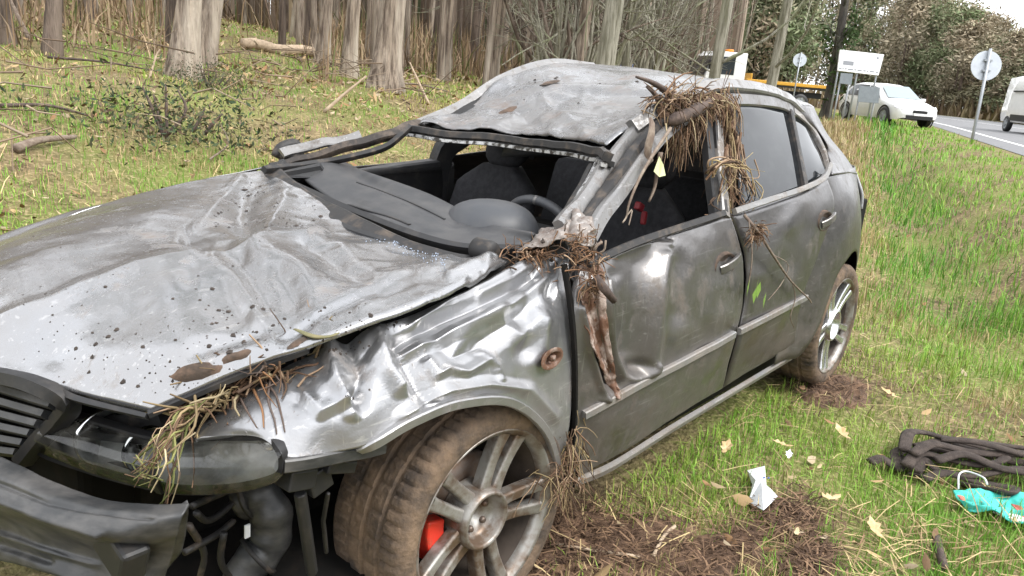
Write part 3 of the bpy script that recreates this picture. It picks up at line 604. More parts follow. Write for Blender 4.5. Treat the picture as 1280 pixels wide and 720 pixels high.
apr = [(.42,1.52,.925), Y(372,200,1.50), Y(430,186,1.42), Y(490,166,1.35), Y(520,157,1.345), Y(545,158,1.36)]
strip('off_side_screen_pillar', apr, lambda t: .022 + .032 * t, .03, (-.5, -.6, .7), M['darkpillar'], car, 40, lump=.014)
strip('hanging_screen_seal', [Z(330,212,.94), Y(395,204,1.44), Y(440,196,1.36), Y(480,184,1.30), Y(500,170,1.28), Y(513,158,1.28)], .022, .022, (-.5, -.5, .6), M['rubber'], car, 40, lump=.003)
strip('crumpled_pillar_flange', [Y(352,190,1.56), Y(380,183,1.55), Y(420,176,1.5), Y(450,170,1.46)], .042, .015, (-.3, -.6, .8), M['pillar'], car, 30, lump=.015)
strip('off_side_centre_pillar', [(1.36,1.58,.5), (1.38,1.57,.92), (1.46,1.50,1.05), (1.56,1.40,1.24)], .10, .06, (-.4, -1, 0), M['black'], car, 16)
strip('off_side_roof_rail', [Y(522,158,1.36), (1.3,1.40,1.17), (1.6,1.43,1.295), (2.0,1.47,1.385), (2.4,1.47,1.39)], .05, .05, (-.2, -.5, .6), M['pillar'], car, 24)
strip('off_side_rear_pillar', [(2.05,1.6,.95), (2.3,1.53,1.15), (2.5,1.45,1.33)], .14, .05, (0, -1, .2), M['black'], car, 12)
# wing mirror hanging on the off side
mi = MB(); mi.tube(crline([Y(345,196,1.62), Y(352,184,1.62), Y(368,180,1.62), Y(374,190,1.62), Y(360,198,1.6)], 14), .022, 8); mi.tube([Y(350,192,1.6), Y(372,196,1.56)], .03, 6)
mi.build('mirror_stump', M['rubber'], car)
ml = MB(); ml.add([Y(350,214,1.36), Y(400,203,1.36), Y(408,214,1.34), Y(400,222,1.3), Y(358,222,1.3), Y(352,218,1.34), *[Y(u, v, 1.33) for u, v in ((350,216),(400,207),(406,216),(398,224),(358,224),(352,220))]],
  [(0,1,2,3,4,5), (11,10,9,8,7,6)] + [(i, i + 6, (i + 1) % 6 + 6, (i + 1) % 6) for i in range(6)]); ml.build('torn_mirror_shell', M['black'], car, smooth=False, bevel=.006)
# scuttle and screen foot
strip('scuttle_channel', [(.40,1.49,.925), Y(345,222,1.35), Y(380,250,1.05), Y(430,276,.72), Y(500,309,.45), Y(560,328,.30), Y(615,334,.22)], .07, .03, (-.5, 0, 1), M['rubber'], car, 50, lump=.004)
strip('screen_foot_seal', [(.44,1.47,.945), Y(350,222,1.38), Y(400,248,1.02), Y(450,270,.78), Y(520,297,.52), Y(580,312,.38), Y(650,314,.24)], .025, .035, (-.6, 0, 1), M['black'], car, 50)
strip('wiper_arm', [Y(425,282,.70), Y(450,292,.58), Y(500,307,.46), Y(560,322,.33), Y(605,326,.25)], .022, .02, (-.4, 0, 1), M['black'], car, 24)
wj = MB(); wj.lathe([(.0, -.03), (.026, -.03), (.03, -.02), (.03, .03), (.02, .04), (.0, .04)], 20, tuple(Y(606,313,.24))); wj.build('wiper_spindle', M['rubber'], car)
# dashboard
dashG = [
 [(.47,1.46,.925), Y(420,252,1.0), Y(480,278,.70), Y(550,303,.47), Y(640,312,.27)],
 [(.60,1.48,.955), Y(440,234,1.08), Y(500,262,.74), Y(570,292,.50), Y(650,306,.27)],
 [(.70,1.48,.95), Y(455,224,1.18), Y(520,250,.80), Y(590,284,.53), Y(662,300,.27)],
 [(.82,1.48,.88), Y(470,222,1.22), Y(545,248,.87), Y(610,280,.58), Y(675,296,.27)],
 [(.84,1.48,.65), (.86,1.2,.65), (.86,.87,.65), (.86,.6,.65), (.8,.3,.65)]]
dash = patch('dashboard', dashG, 40, 50, M['dash'], car, (0, 0, 1), [([(440,252),(480,268),(530,290)], 4, -.006), ([(450,222),(520,256),(570,282)], 4, -.008), ([(460,262),(512,284)], 8, .006)], thick=.01)
strip('dash_seam', [on_skin(u, v, ('dashboard',), .001) for u, v in ((436,256),(462,264),(490,272),(512,281))], .012, .006, (0, 0, 1), M['black'], car, 16)
strip('dash_seam', [on_skin(u, v, ('dashboard',), .001) for u, v in ((446,228),(480,240),(520,256),(556,274))], .008, .004, (0, 0, 1), M['black'], car, 16)
# instrument cowl: a broad domed hood
cw = MB(); cc = np.array(X(614,276,.60)); nn, mmv = 26, 14
ax = np.array([CM[0][0], CM[0][1], 0.]); ax /= np.linalg.norm(ax); ay = np.array([-ax[1], ax[0], 0])
vs = []
for j in range(mmv + 1):
    ph = math.pi / 2 * j / mmv
    for i in range(nn):
        a = 2 * math.pi * i / nn; rr = math.sin(ph) ** .75
        vs.append(cc + ax * (.158 * rr * math.cos(a)) + ay * (.15 * rr * math.sin(a)) + np.array((0, 0, -.045 + .112 * math.cos(ph) ** .85)) + ax * .0)
cw.add(vs, [(j * nn + i, j * nn + (i + 1) % nn, (j + 1) * nn + (i + 1) % nn, (j + 1) * nn + i) for j in range(mmv) for i in range(nn)]); cw.build('instrument_cowl', M['cowl'], car)
# steering wheel
swl = MB(); c0 = np.array(X(672,262,.93)); axs = Vector((1, 0, .42)).normalized(); e1 = Vector((0, 1, 0)); e2 = axs.cross(e1).normalized()
ring = [Vector(c0) + (e1 * math.cos(2 * math.pi * i / 40) + e2 * math.sin(2 * math.pi * i / 40)) * .17 + e2 * (-.13) for i in range(41)]
if (ring[10] - Vector(c0)).z < (ring[30] - Vector(c0)).z: ring = [Vector(c0) + (e1 * math.cos(2 * math.pi * i / 40) + e2 * math.sin(2 * math.pi * i / 40)) * .17 + e2 * .13 for i in range(41)]
ctr = sum(ring[:-1], Vector()) / 40
swl.tube(ring, .017, 10, cap=False); sw = swl.build('steering_wheel', M['cowl'], car)
hb = MB(); hb.box(ctr, (.05, .14, .12), Matrix.Rotation(-.4, 3, 'Y')); 
for a in (20, 160, 270): hb.tube([ctr, ctr + (e1 * math.cos(R_(a)) + e2 * math.sin(R_(a))) * .165], [.03, .016], 8)
hb.build('hub', M['black'], sw, smooth=False, bevel=.01)
tp = MB(); k0 = min(range(40), key=lambda i: np.linalg.norm(px(np.array(ring[i])) - (672, 243))); tp.tube([ring[k0] + (ring[k0] - ring[k0 + 1]) * .1, ring[k0] + (ring[k0 + 1] - ring[k0]) * .35], .0175, 10); tp.build('marker_band', M['pillar'], sw)
# seats
def seat(x, y, lean, h):
    bk = MB(); rot = Matrix.Rotation(lean, 3, 'Y')
    bs = MB(); bs.box((x - .28, y, .48), (.5, .5, .16), Matrix.Rotation(-.1, 3, 'Y')); s0 = bs.build('seat', M['cloth'], car, bevel=.05)
    prof = []
    b = MB(); n = 14
    vs = []
    for i in range(n + 1):
        t = i / n; z = .5 + t * h; wd = .25 - .04 * t - (.12 * max(0, t - .8) / .2 if t > .8 else 0); th = .075 - .02 * t
        cx = x + lean * (z - .5)
        for j in range(16):
            a = 2 * math.pi * j / 16; ca, sa = math.cos(a), math.sin(a)
            vs.append((cx + th * math.copysign(abs(ca) ** .6, ca) + (.03 * abs(sa) ** 3) * (-1), y + wd * math.copysign(abs(sa) ** .7, sa), z))
    b.add(vs, [(i * 16 + j, i * 16 + (j + 1) % 16, (i + 1) * 16 + (j + 1) % 16, (i + 1) * 16 + j) for i in range(n) for j in range(16)] + [tuple(range(n * 16, n * 16 + 16))])
    b.build('seat_back', M['cloth'], car)
    hr = MB(); vs = []
    for i in range(7):
        t = i / 6; z = .5 + h + .0 + t * .17; w_ = .12 * (1 - .35 * abs(2 * t - 1) ** 3); cx = x + lean * (z - .5) - .01
        for j in range(14):
            a = 2 * math.pi * j / 14; ca, sa = math.cos(a), math.sin(a); vs.append((cx + .05 * ca * (1 - .3 * abs(2 * t - 1) ** 3), y + w_ * math.copysign(abs(sa) ** .7, sa), z))
    hr.add(vs, [(i * 14 + j, i * 14 + (j + 1) % 14, (i + 1) * 14 + (j + 1) % 14, (i + 1) * 14 + j) for i in range(6) for j in range(14)] + [tuple(range(6 * 14, 7 * 14)), tuple(range(13, -1, -1))]); hr.build('headrest', M['cloth'], car)
seat(1.28, .50, .28, .46); seat(1.30, 1.22, .28, .44)
rb = MB(); rb.box((2.15, .87, .68), (.14, 1.25, .5), Matrix.Rotation(.3, 3, 'Y')); rb.build('rear_seat_back', M['cloth'], car, bevel=.05)
rs2 = MB(); rs2.box((1.9, .87, .45), (.5, 1.25, .18)); rs2.build('rear_seat', M['cloth'], car, bevel=.05)
bu = MB(); bu.box(Y(799,258,.40), (.04, .025, .03), Matrix.Rotation(.4, 3, 'Y')); bu.box(np.array(Y(806,262,.40)) + (0, .0, -.03), (.02, .02, .05)); bu.build('belt_buckle', M['redcloth'], car, bevel=.006, smooth=False)
# sun visor with its label
vz = patch('sun_visor', [[Z(632,178,1.06), Z(690,184,1.08), Z(735,192,1.09)], [Z(626,196,1.0), Z(690,196,1.03), Z(728,196,1.05)]], 4, 8, M['dash'], car, (-1, -.3, .2), thick=.015)
patch('visor_label', [[Z(642,181,1.055) + np.array((-.03, -.01, 0)), Z(656,181,1.055) + np.array((-.03, -.01, 0))], [Z(645,191,1.02) + np.array((-.03, -.01, 0)), Z(653,191,1.02) + np.array((-.03, -.01, 0))]], 3, 3, M['paper'], vz, (-1, 0, 0), thick=.002)
hl = patch('headliner', [[(np.array(p) + (.03, 0, -.03)) for p in roofG[0]], [(np.array(p) + (0, 0, -.05)) for p in roofG[2]], [(np.array(p) + (0, 0, -.05)) for p in roofG[4]]], 12, 12, M['black'], car, (0, 0, -1))
# ------------------------------------------------------------------ front end
gr = empty('grille'); gr.parent = car
gb = MB(); gb.add([X(-40,478,-.74), X(80,512,-.70), X(30,585,-.68), X(-60,575,-.72)], [(0, 1, 2, 3)]); gb.build('grille_back', M['dark'], gr)
strip('grille_surround', [X(-60,457,-.85), X(0,470,-.82), X(40,480,-.80), X(84,502,-.76), X(76,522,-.75), X(50,548,-.76), X(27,576,-.78)], .030, .035, (-.9, -.3, .3), M['black'], gr, 40)
for i in range(6):
    t = i / 5; l0 = np.array((-50, 470 + 86 * t)); r0 = np.array((70 - 45 * t, 507 + 59 * t))
    mid = (l0 + r0) / 2
    strip('slat', [X(*l0, -.80), X(*mid, -.785), X(*r0, -.765)], .017, .03, (-.75, -.3, .65), M['bumper'], gr, 10)
# headlamp: housing, glass, reflector, bulb
hlp = empty('headlight'); hlp.parent = car
hx = lambda u, v: X(u, v, -.755 + .185 * (u - 48) / 305)
hx2 = lambda u, v: X(u, v, -.755 + .185 * (u - 48) / 305 + .012)
hG = [[hx2(74,513), hx2(120,526), hx2(190,545), hx2(240,545), hx2(300,545), hx2(338,546), hx(350,560)],
      [hx(60,535), hx(115,555), hx(190,575), hx(240,577), hx(300,576), hx(340,574), hx(354,574)],
      [hx(47,560), hx(110,585), hx(180,604), hx(230,612), hx(290,610), hx(335,600), hx(351,588)]]
cen = lambda P, k: [[np.array(q) + (-.030 * k * (1 if 0 < i < 2 else .2), -.015 * k, 0) for q in row] for i, row in enumerate(P)]
hB = [hG[0], [.7 * np.array(a) + .3 * np.array(b) + (.036, .022, 0) for a, b in zip(hG[0], hG[2])], [np.array(q) + (.048, .028, 0) for q in hG[1]], [.3 * np.array(a) + .7 * np.array(b) + (.036, .022, 0) for a, b in zip(hG[0], hG[2])], hG[2]]
patch('lamp_bowl', [[np.array(q) + (.006, .004, 0) for q in r] for r in hB], 26, 40, M['lampchrome'], hlp, (-1, -.5, 0), thick=.004)
rf = MB(); 
for (u, v), r in (((108,553), .058), ((160,570), .046)): rf.lathe([(0, .03), (r * .5, .022), (r, -.02), (r * 1.06, -.022), (r * 1.06, -.01)], 24, tuple(np.array(hx(u, v)) + (.04, .02, 0)))
rf.build('reflector', M['chrome'], hlp)
lens = clear_cover('clear_lamp_cover', (.86, .87, .85), (.20, .19, .165), .55)
patch('lamp_glass', cen(hG, 1), 20, 40, lens, hlp, (-1, -.5, .1), thick=0)
strip('lamp_divider', [hx(203,545) + np.array((-.006, -.004, 0)), hx(203,577) + np.array((-.030, -.017, 0)), hx(203,611) + np.array((-.006, -.004, 0))], .016, .012, (-1, -.5, 0), M['black'], hlp, 14)
for v0, dx in ((556, .022), (592, .024)): strip('lamp_ledge', [np.array(hx(52,v0 - 22)) + (dx, .03, 0), np.array(hx(110,v0 - 4)) + (dx, .03, 0), np.array(hx(190,v0 + 6)) + (dx, .03, 0)], .018, .02, (-1, -.5, .3), M['bumper'], hlp, 12)
blb = MB(); blb.lathe([(0, -.02), (.010, -.018), (.017, -.004), (.014, .014), (0, .02)], 14, tuple(np.array(hx(323,562)) + (.03, .01, 0))); blb.build('bulb', M['rimbright'], hlp)
strip('lamp_rim', [hG[0][0], hG[0][1], hG[0][2], hG[0][3], hG[0][4], hG[0][5], hG[0][6], hG[1][6], hG[2][6], hG[2][5], hG[2][4], hG[2][3], hG[2][2], hG[2][1], hG[2][0], hG[1][0], hG[0][0]], .012, .02, (-.9, -.5, 0), M['black'], hlp, 90)
# crash structure behind it
eb = MB(); eb.box((-.42, .86, .48), (.34, .72, .5)); eb.box((-.60, 1.05, .45), (.2, 1.0, .42)); eb.box((-.55, 1.2, .5), (.4, .7, .4)); eb.build('engine_bay', M['dark'], car, smooth=False, bevel=.02)
strip('crossmember', [X(-60,500,-.70), X(100,510,-.66), X(190,530,-.60), X(238,545,-.56)], .05, .04, (-.8, -.3, .5), M['rubber'], car, 20, lump=.006)
# torn bumper skin
bmG = [
 [(-1.0,.87,.52), X(-60,552,-.90), X(0,569,-.87), X(60,598,-.845), X(130,622,-.80), X(190,628,-.76), X(236,628,-.72)],
 [(-1.03,.87,.46), X(-60,585,-.93), X(0,600,-.90), X(60,622,-.875), X(130,642,-.83), X(185,648,-.785), X(228,645,-.74)],
 [(-1.03,.87,.42), X(-60,615,-.94), X(0,632,-.91), X(60,652,-.885), X(130,672,-.84), X(180,675,-.79), X(222,668,-.745)],
 [(-.98,.87,.38), X(-60,640,-.88), X(0,652,-.865), X(60,672,-.845), X(120,690,-.81), X(178,690,-.77), X(218,684,-.735)],
 [(-1.0,.87,.30), X(-60,690,-.89), X(0,700,-.88), X(60,716,-.86), X(120,735,-.82), X(175,735,-.78), X(205,725,-.74)]]
bmp = patch('front_bumper', bmG, 60, 90, M['bumper'], car, (-1, -.3, 0), [([(0,625),(60,648),(125,668)], 4, .012), ([(-20,598),(60,630),(190,650)], 3, -.006), ([(0,668),(60,690),(120,706)], 3, .010), ([(0,682),(60,702)], 4, -.010)], amp=.004, scale=7, thick=.006)
patch('bumper_corner', [[X(236,630,-.72), X(234,650,-.70), X(226,690,-.69), X(200,722,-.70)], [X(215,642,-.74), X(205,665,-.73), X(192,700,-.73), X(176,728,-.735)], [X(190,655,-.765), X(178,672,-.76), X(160,705,-.765), X(140,735,-.775)]], 20, 24, M['bumper'], car, (-.8, -.8, 0), amp=.006, scale=9, thick=.006)
fg = MB(); fg.box(X(152,684,-.80), (.05, .10, .075), Matrix.Rotation(.35, 3, 'X')); fg.build('fog_lamp_pocket', M['black'], car, smooth=False, bevel=.008)
# intake hose elbow
hp = crline([Y(300,624,.34), Y(322,618,.31), Y(340,645,.28), Y(334,680,.28), Y(312,706,.29), Y(300,740,.30)], 30)
ho = MB(); ho.tube(hp, [.045 + .003 * math.sin(i * 1.3) for i in range(30)], 16); hose = ho.build('intake_hose', M['bumper'], car)
for k in (3, 20):
    cl = MB(); cl.tube([hp[k], hp[k + 1]], .054, 16); cl.build('hose_clip', M['rubber'], hose)
sl_ = MB(); sl_.box(Y(309,663,.235), (.012, .004, .03)); sl_.build('hose_label', M['paper'], hose, smooth=False)
# plastic strip and brackets under the wing
strip('arch_trim', [Y(356,582,.02), Y(400,576,.0), Y(440,568,-.005), Y(480,556,-.01)], .026, .012, (0, -1, 0), M['bumper'], car, 20, lump=.006)
bk_ = MB(); bk_.box(Y(370,594,.05), (.06, .05, .04), Matrix.Rotation(.2, 3, 'Y')); bk_.box(Y(396,598,.05), (.05, .03, .05), Matrix.Rotation(-.3, 3, 'Y')); bk_.box(Y(425,582,.03), (.07, .02, .025), Matrix.Rotation(.3, 3, 'Y')); bk_.tube([Y(375,615,.05), Y(382,660,.06), Y(390,715,.08)], .013, 6); bk_.tube([Y(410,615,.05), Y(404,650,.08), Y(408,690,.1)], .006, 5)
bk_.build('broken_bracket', M['black'], car, smooth=False, bevel=.008)
wr = MB()
for pts in ([(240,632),(262,622),(300,606)], [(245,640),(258,650),(275,642),(290,628)], [(230,690),(270,668),(292,650)], [(280,665),(276,700),(290,725)], [(236,655),(255,690),(250,720)]):
    wr.tube(crline([Y(u, v, .2 + .02 * i) for i, (u, v) in enumerate(pts)], 10), .007, 6)
wr.build('loose_wiring', M['rubber'], car)
# side repeater hole with rusty edge
rp = MB(); c = Y(683,445,.0); n = 18
o1 = [(c[0] + .045 * math.cos(2 * math.pi * i / n), c[1] - .018 , c[2] + .028 * math.sin(2 * math.pi * i / n)) for i in range(n)]
o2 = [(c[0] + .033 * math.cos(2 * math.pi * i / n), c[1] - .022, c[2] + .019 * math.sin(2 * math.pi * i / n)) for i in range(n)]
o3 = [(c[0] + .030 * math.cos(2 * math.pi * i / n), c[1] - .004, c[2] + .017 * math.sin(2 * math.pi * i / n)) for i in range(n)]
rp.add(o1 + o2 + o3, [(k * n + i, k * n + (i + 1) % n, (k + 1) * n + (i + 1) % n, (k + 1) * n + i) for k in range(2) for i in range(n)] + [tuple(2 * n + i for i in range(n))])
rp.box((c[0] + .004, c[1] - .012, c[2]), (.014, .016, .014)); rp.build('side_repeater_socket', M['rust'], car)
# crushed scuttle corner and pillar foot
patch('pillar_foot', [[Y(640,335,.20), Y(672,318,.14), Y(708,300,.08), Y(728,310,.06), Y(745,322,.06)], [Y(665,318,.20), Y(690,300,.13), Y(712,282,.10), Y(730,290,.085), Y(742,302,.08)], [Y(688,296,.20), Y(703,280,.16), Y(718,266,.14), Y(733,272,.12), Y(742,284,.10)]], 60, 70, M['mudpaint'], car, (0, -1, .5), [([(713,268),(712,300),(708,340)], 6, -.02, 'v'), ([(690,290),(680,310),(655,330)], 5, .02), ([(728,280),(732,310)], 5, .02)], amp=.005, scale=22, ramp=.010, rscale=20)
tornpx = [[(722,334),(732,332),(742,332),(752,336)], [(724,372),(734,372),(746,372),(755,374)], [(733,412),(741,412),(752,410),(760,410)], [(744,446),(751,446),(759,444),(765,444)], [(757,476),(762,476),(766,474),(770,472)], [(768,496),(769,496),(771,495),(773,494)]]
patch('torn_door_skin', [[on_skin(u, v, ('front_door',), (.002, .010, .009, .002)[j]) for j, (u, v) in enumerate(r)] for r in tornpx], 80, 30, M['rust'], fdoor, (0, -1, 0), [([(741,345),(748,410),(763,466)], 4, -.014, 'v')], amp=.003, scale=26, ramp=.005, rscale=26)
strip('panel_gap', [Y(705,330,.07), Y(712,372,.035), Y(717,420,.012), Y(719,470,.004), Y(718,530,.006), Y(712,585,.015)], lambda t: .016 - .008 * t, .012, (0, -1, 0), M['dark'], car, 30)
# wheels -------------------------------------------------------------------
def make_wheel():
    wh = empty('wheel'); wh.parent = car
    ty = MB(); prof = [(.215, .010), (.231, -.004), (.250, -.012), (.274, -.009), (.288, .000), (.2965, .012), (.2975, .046), (.2915, .048), (.2915, .058), (.299, .062), (.2995, .096), (.2925, .098), (.2925, .110), (.300, .114), (.300, .148), (.2925, .150), (.2925, .161), (.298, .165), (.297, .205), (.288, .222), (.265, .232), (.23, .226), (.215, .21)]
    nseg = 240
    def modf(i, j):
        if j in (5, 6): return (-.006 if i % 4 == 0 else 0)
        if j in (17, 18): return -.006 if i % 4 == 1 else 0
        if j in (9, 10): return -.004 if i % 8 == 3 else 0
        if j in (13, 14): return -.004 if i % 8 == 6 else 0
        return 0
    ty.lathe(prof, nseg, mod=modf); tyo = ty.build('tyre', M['tyre'], wh); tyo.data.set_sharp_from_angle(angle=R_(38))
    r = MB(); r.lathe([(.212, .026), (.213, .012), (.219, .003), (.227, -.003), (.232, -.008), (.235, -.003), (.232, .012)], 96); rim_ = r.build('rim', M['rim'], wh)
    br = MB(); br.lathe([(.222, .215), (.205, .19), (.202, .12), (.205, .06), (.213, .024)], 96); br.build('barrel', M['barrel'], rim_)
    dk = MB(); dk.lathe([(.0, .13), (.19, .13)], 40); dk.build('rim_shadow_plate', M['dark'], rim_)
    hub = MB(); hub.lathe([(.0, .060), (.022, .060), (.026, .046), (.050, .042), (.058, .030), (.063, .006), (.068, -.002), (.074, .001), (.080, .02), (.082, .08)], 48); hub.build('hub', M['rim'], rim_)
    for k in range(5):
        a = R_(68 + 72 * k); 
        nb = MB(); nb.lathe([(0, -.004), (.006, -.006), (.009, .0), (.009, .03)], 8, (.037 * math.cos(a + .6), .040, .037 * math.sin(a + .6))); nb.build('wheel_bolt', M['steel'], rim_)
        for s in (-1, 1):
            sp = MB(); n_ = 9; vs = []
            for i in range(n_):
                t = i / (n_ - 1); rad = .060 + .156 * t; off = s * (.021 + .012 * t); y = .016 - .014 * t + .006 * math.sin(math.pi * t); wd = .0150 + .004 * (2 * t - 1) ** 2; dp = .035
                er = np.array((math.cos(a), 0, math.sin(a))); et = np.array((-math.sin(a), 0, math.cos(a)))
                for q, yy in ((-1, dp), (-1, .005), (-.72, 0), (.72, 0), (1, .005), (1, dp)):
                    vs.append(er * rad + et * (off + q * wd) + np.array((0, y + yy, 0)))
            sp.add(vs, [(i * 6 + j, i * 6 + (j + 1) % 6, (i + 1) * 6 + (j + 1) % 6, (i + 1) * 6 + j) for i in range(n_ - 1) for j in range(6)] + [(5, 4, 3, 2, 1, 0)])
            sp.build('spoke', M['rim'], rim_, smooth=False, bevel=.003)
    ds = MB(); ds.lathe([(.07, .085), (.145, .085), (.145, .105), (.07, .105)], 64); ds.build('brake_disc', M['steel'], wh)
    return wh
whl = make_wheel()
whl.location = (0, .006, .300); whl.rotation_euler = (R_(-1.0), R_(0), R_(-2))
w2 = whl.copy(); link(w2, car)
for ch in list(whl.children):
    c2 = ch.copy(); link(c2, w2)
    for g2 in ch.children: link(g2.copy(), c2)
w2.location = (2.513, .005, .305); w2.rotation_euler = (0, R_(20), 0)
for ch in w2.children:
    if ch.name.startswith('rim'):
        ch.data = ch.data.copy(); ch.data.materials[0] = M['rim']
        for g2 in ch.children:
            if g2.name.startswith('spoke') or g2.name.startswith('hub'): g2.data = g2.data.copy(); g2.data.materials[0] = M['rimbright']
for loc in ((.05, 1.5, .302), (2.513, 1.5, .305)):
    w3 = w2.copy(); link(w3, car); w3.location = loc
    for ch in list(w2.children):
        if ch.name.startswith('tyre'): link(ch.copy(), w3)
cal = MB(); vs = []
for i in range(8):
    a = R_(168 + 8 * i)
    for r_, y_ in ((.095, .05), (.15, .05), (.155, .115), (.095, .115)): vs.append((r_ * math.cos(a), y_, r_ * math.sin(a)))
cal.add(vs, [(i * 4 + j, i * 4 + (j + 1) % 4, i * 4 + 4 + (j + 1) % 4, i * 4 + 4 + j) for i in range(7) for j in range(4)] + [(3, 2, 1, 0), (28, 29, 30, 31)])
cal.build('brake_caliper', M['red'], whl, smooth=False, bevel=.006)
# ------------------------------------------------------------------ meshes with a colour of their own per blade / leaf
def color_mesh(name, V, F, Cc, mt, parent=None, smooth=False, **k):
    """V (n,3), F list of (m,q) int arrays, Cc (n,3)"""
    me = bpy.data.meshes.new(name); V = np.asarray(V, np.float32); me.vertices.add(len(V)); me.vertices.foreach_set('co', V.ravel())
    tot = np.concatenate([f.ravel() for f in F]).astype(np.int32); ls = np.concatenate([np.full(len(f), f.shape[1]) for f in F]).astype(np.int32)
    me.loops.add(len(tot)); me.loops.foreach_set('vertex_index', tot)
    me.polygons.add(len(ls)); st = np.concatenate([[0], np.cumsum(ls)[:-1]]).astype(np.int32)
    me.polygons.foreach_set('loop_start', st); me.polygons.foreach_set('loop_total', ls)
    me.update(calc_edges=True); me.validate()
    ca = me.color_attributes.new('Col', 'FLOAT_COLOR', 'POINT'); ca.data.foreach_set('color', np.c_[Cc, np.ones(len(Cc))].astype(np.float32).ravel())
    if smooth: me.polygons.foreach_set('use_smooth', np.ones(len(me.polygons), bool))
    me.materials.append(mt); o = bpy.data.objects.new(name, me); link(o, parent); return tag(o, **k)
def vnoise(x, y, s, seed):
    """smooth value noise, vectorised"""
    x = np.asarray(x) * s + seed * 17.3; y = np.asarray(y) * s - seed * 9.1
    xi = np.floor(x).astype(int); yi = np.floor(y).astype(int); fx = x - xi; fy = y - yi; fx = fx * fx * (3 - 2 * fx); fy = fy * fy * (3 - 2 * fy)
    def h(a, b):
        q = (a * 374761393 + b * 668265263 + seed * 1442695) & 0x7fffffff; q = ((q ^ (q >> 13)) * 1274126177) & 0x7fffffff; return ((q ^ (q >> 16)) & 0xffff) / 65535.
    return (h(xi, yi) * (1 - fx) + h(xi + 1, yi) * fx) * (1 - fy) + (h(xi, yi + 1) * (1 - fx) + h(xi + 1, yi + 1) * fx) * fy
MUD = [(ground_at(790, 695), .34, .17), (ground_at(900, 705), .34, .10), (ground_at(1045, 490), .34, .13), (ground_at(700, 670), .25, .2), (ground_at(990, 650), .17, .09), (ground_at(1010, 712), .24, .07), (ground_at(650, 705), .3, .25)]
def mudness(x, y):
    q = np.zeros_like(x)
    for c, a, b in MUD:
        u = (x - c[0]); v = (y - c[1]); q = np.maximum(q, np.exp(-((u / a) ** 2 + (v / (b * 1.3)) ** 2) * 1.6))
    return q + (vnoise(x, y, 5, 11) - .5) * .5 * (q > .1)
def place_polar(n, r0, r1, a0, a1, power=0.):
    """points on the ground round the spot where the photographer stood, thinner with distance"""
    u = rng.random(n); r = r0 * (r1 / r0) ** u if power == 0 else (r0 ** power + u * (r1 ** power - r0 ** power)) ** (1 / power)
    a = R_(1) * (a0 + (a1 - a0) * rng.random(n))
    return CP[0] + r * np.cos(a), CP[1] + r * np.sin(a), r
def under_car(x, y): return (x > -.75) & (x < 3.1) & (y > .14) & (y < 1.58)
def blades(name, x, y, h, wd, col, lean=.5, **k):
    n = len(x); z = Hgt(x, y); az = rng.random(n) * 2 * np.pi; fa = az + np.pi / 2 + rng.normal(0, .4, n); ln = h * np.abs(rng.normal(0, lean, n))
    dx, dy = np.cos(fa) * ln, np.sin(fa) * ln; wx, wy = np.cos(az) * wd / 2, np.sin(az) * wd / 2
    hz = np.sqrt(np.maximum(h * h - ln * ln, (.15 * h) ** 2))
    P = np.empty((n, 5, 3))
    P[:, 0] = np.c_[x - wx, y - wy, z - .01]; P[:, 1] = np.c_[x + wx, y + wy, z - .01]
    P[:, 2] = np.c_[x + dx * .4 + wx * .8, y + dy * .4 + wy * .8, z + hz * .62]; P[:, 3] = np.c_[x + dx * .4 - wx * .8, y + dy * .4 - wy * .8, z + hz * .62]
    P[:, 4] = np.c_[x + dx, y + dy, z + hz]
    b = np.arange(n)[:, None] * 5
    return color_mesh(name, P.reshape(-1, 3), [b + np.array([[0, 1, 2, 3]]), b + np.array([[3, 2, 4]])], np.repeat(col, 5, 0), M['grass'], **k)
GREEN = np.array((.15, .30, .04)); YEL = np.array((.36, .385, .085)); STRAW = np.array((.50, .39, .20)); DRY = np.array((.27, .185, .095)); DEEP = np.array((.055, .13, .022))
def lerp(a, b, t): return a * (1 - t[:, None]) + b * t[:, None]
LUSH = [(ground_at(150, 62), 2.2), (ground_at(185, 78), 1.4), (ground_at(308, 22), 3.5), (ground_at(330, 82), 1.3), (ground_at(310, 45), 2.2), (ground_at(60, 265), .8), (ground_at(1160, 440), .6), (ground_at(930, 560), .5), (ground_at(905, 520), .4)]
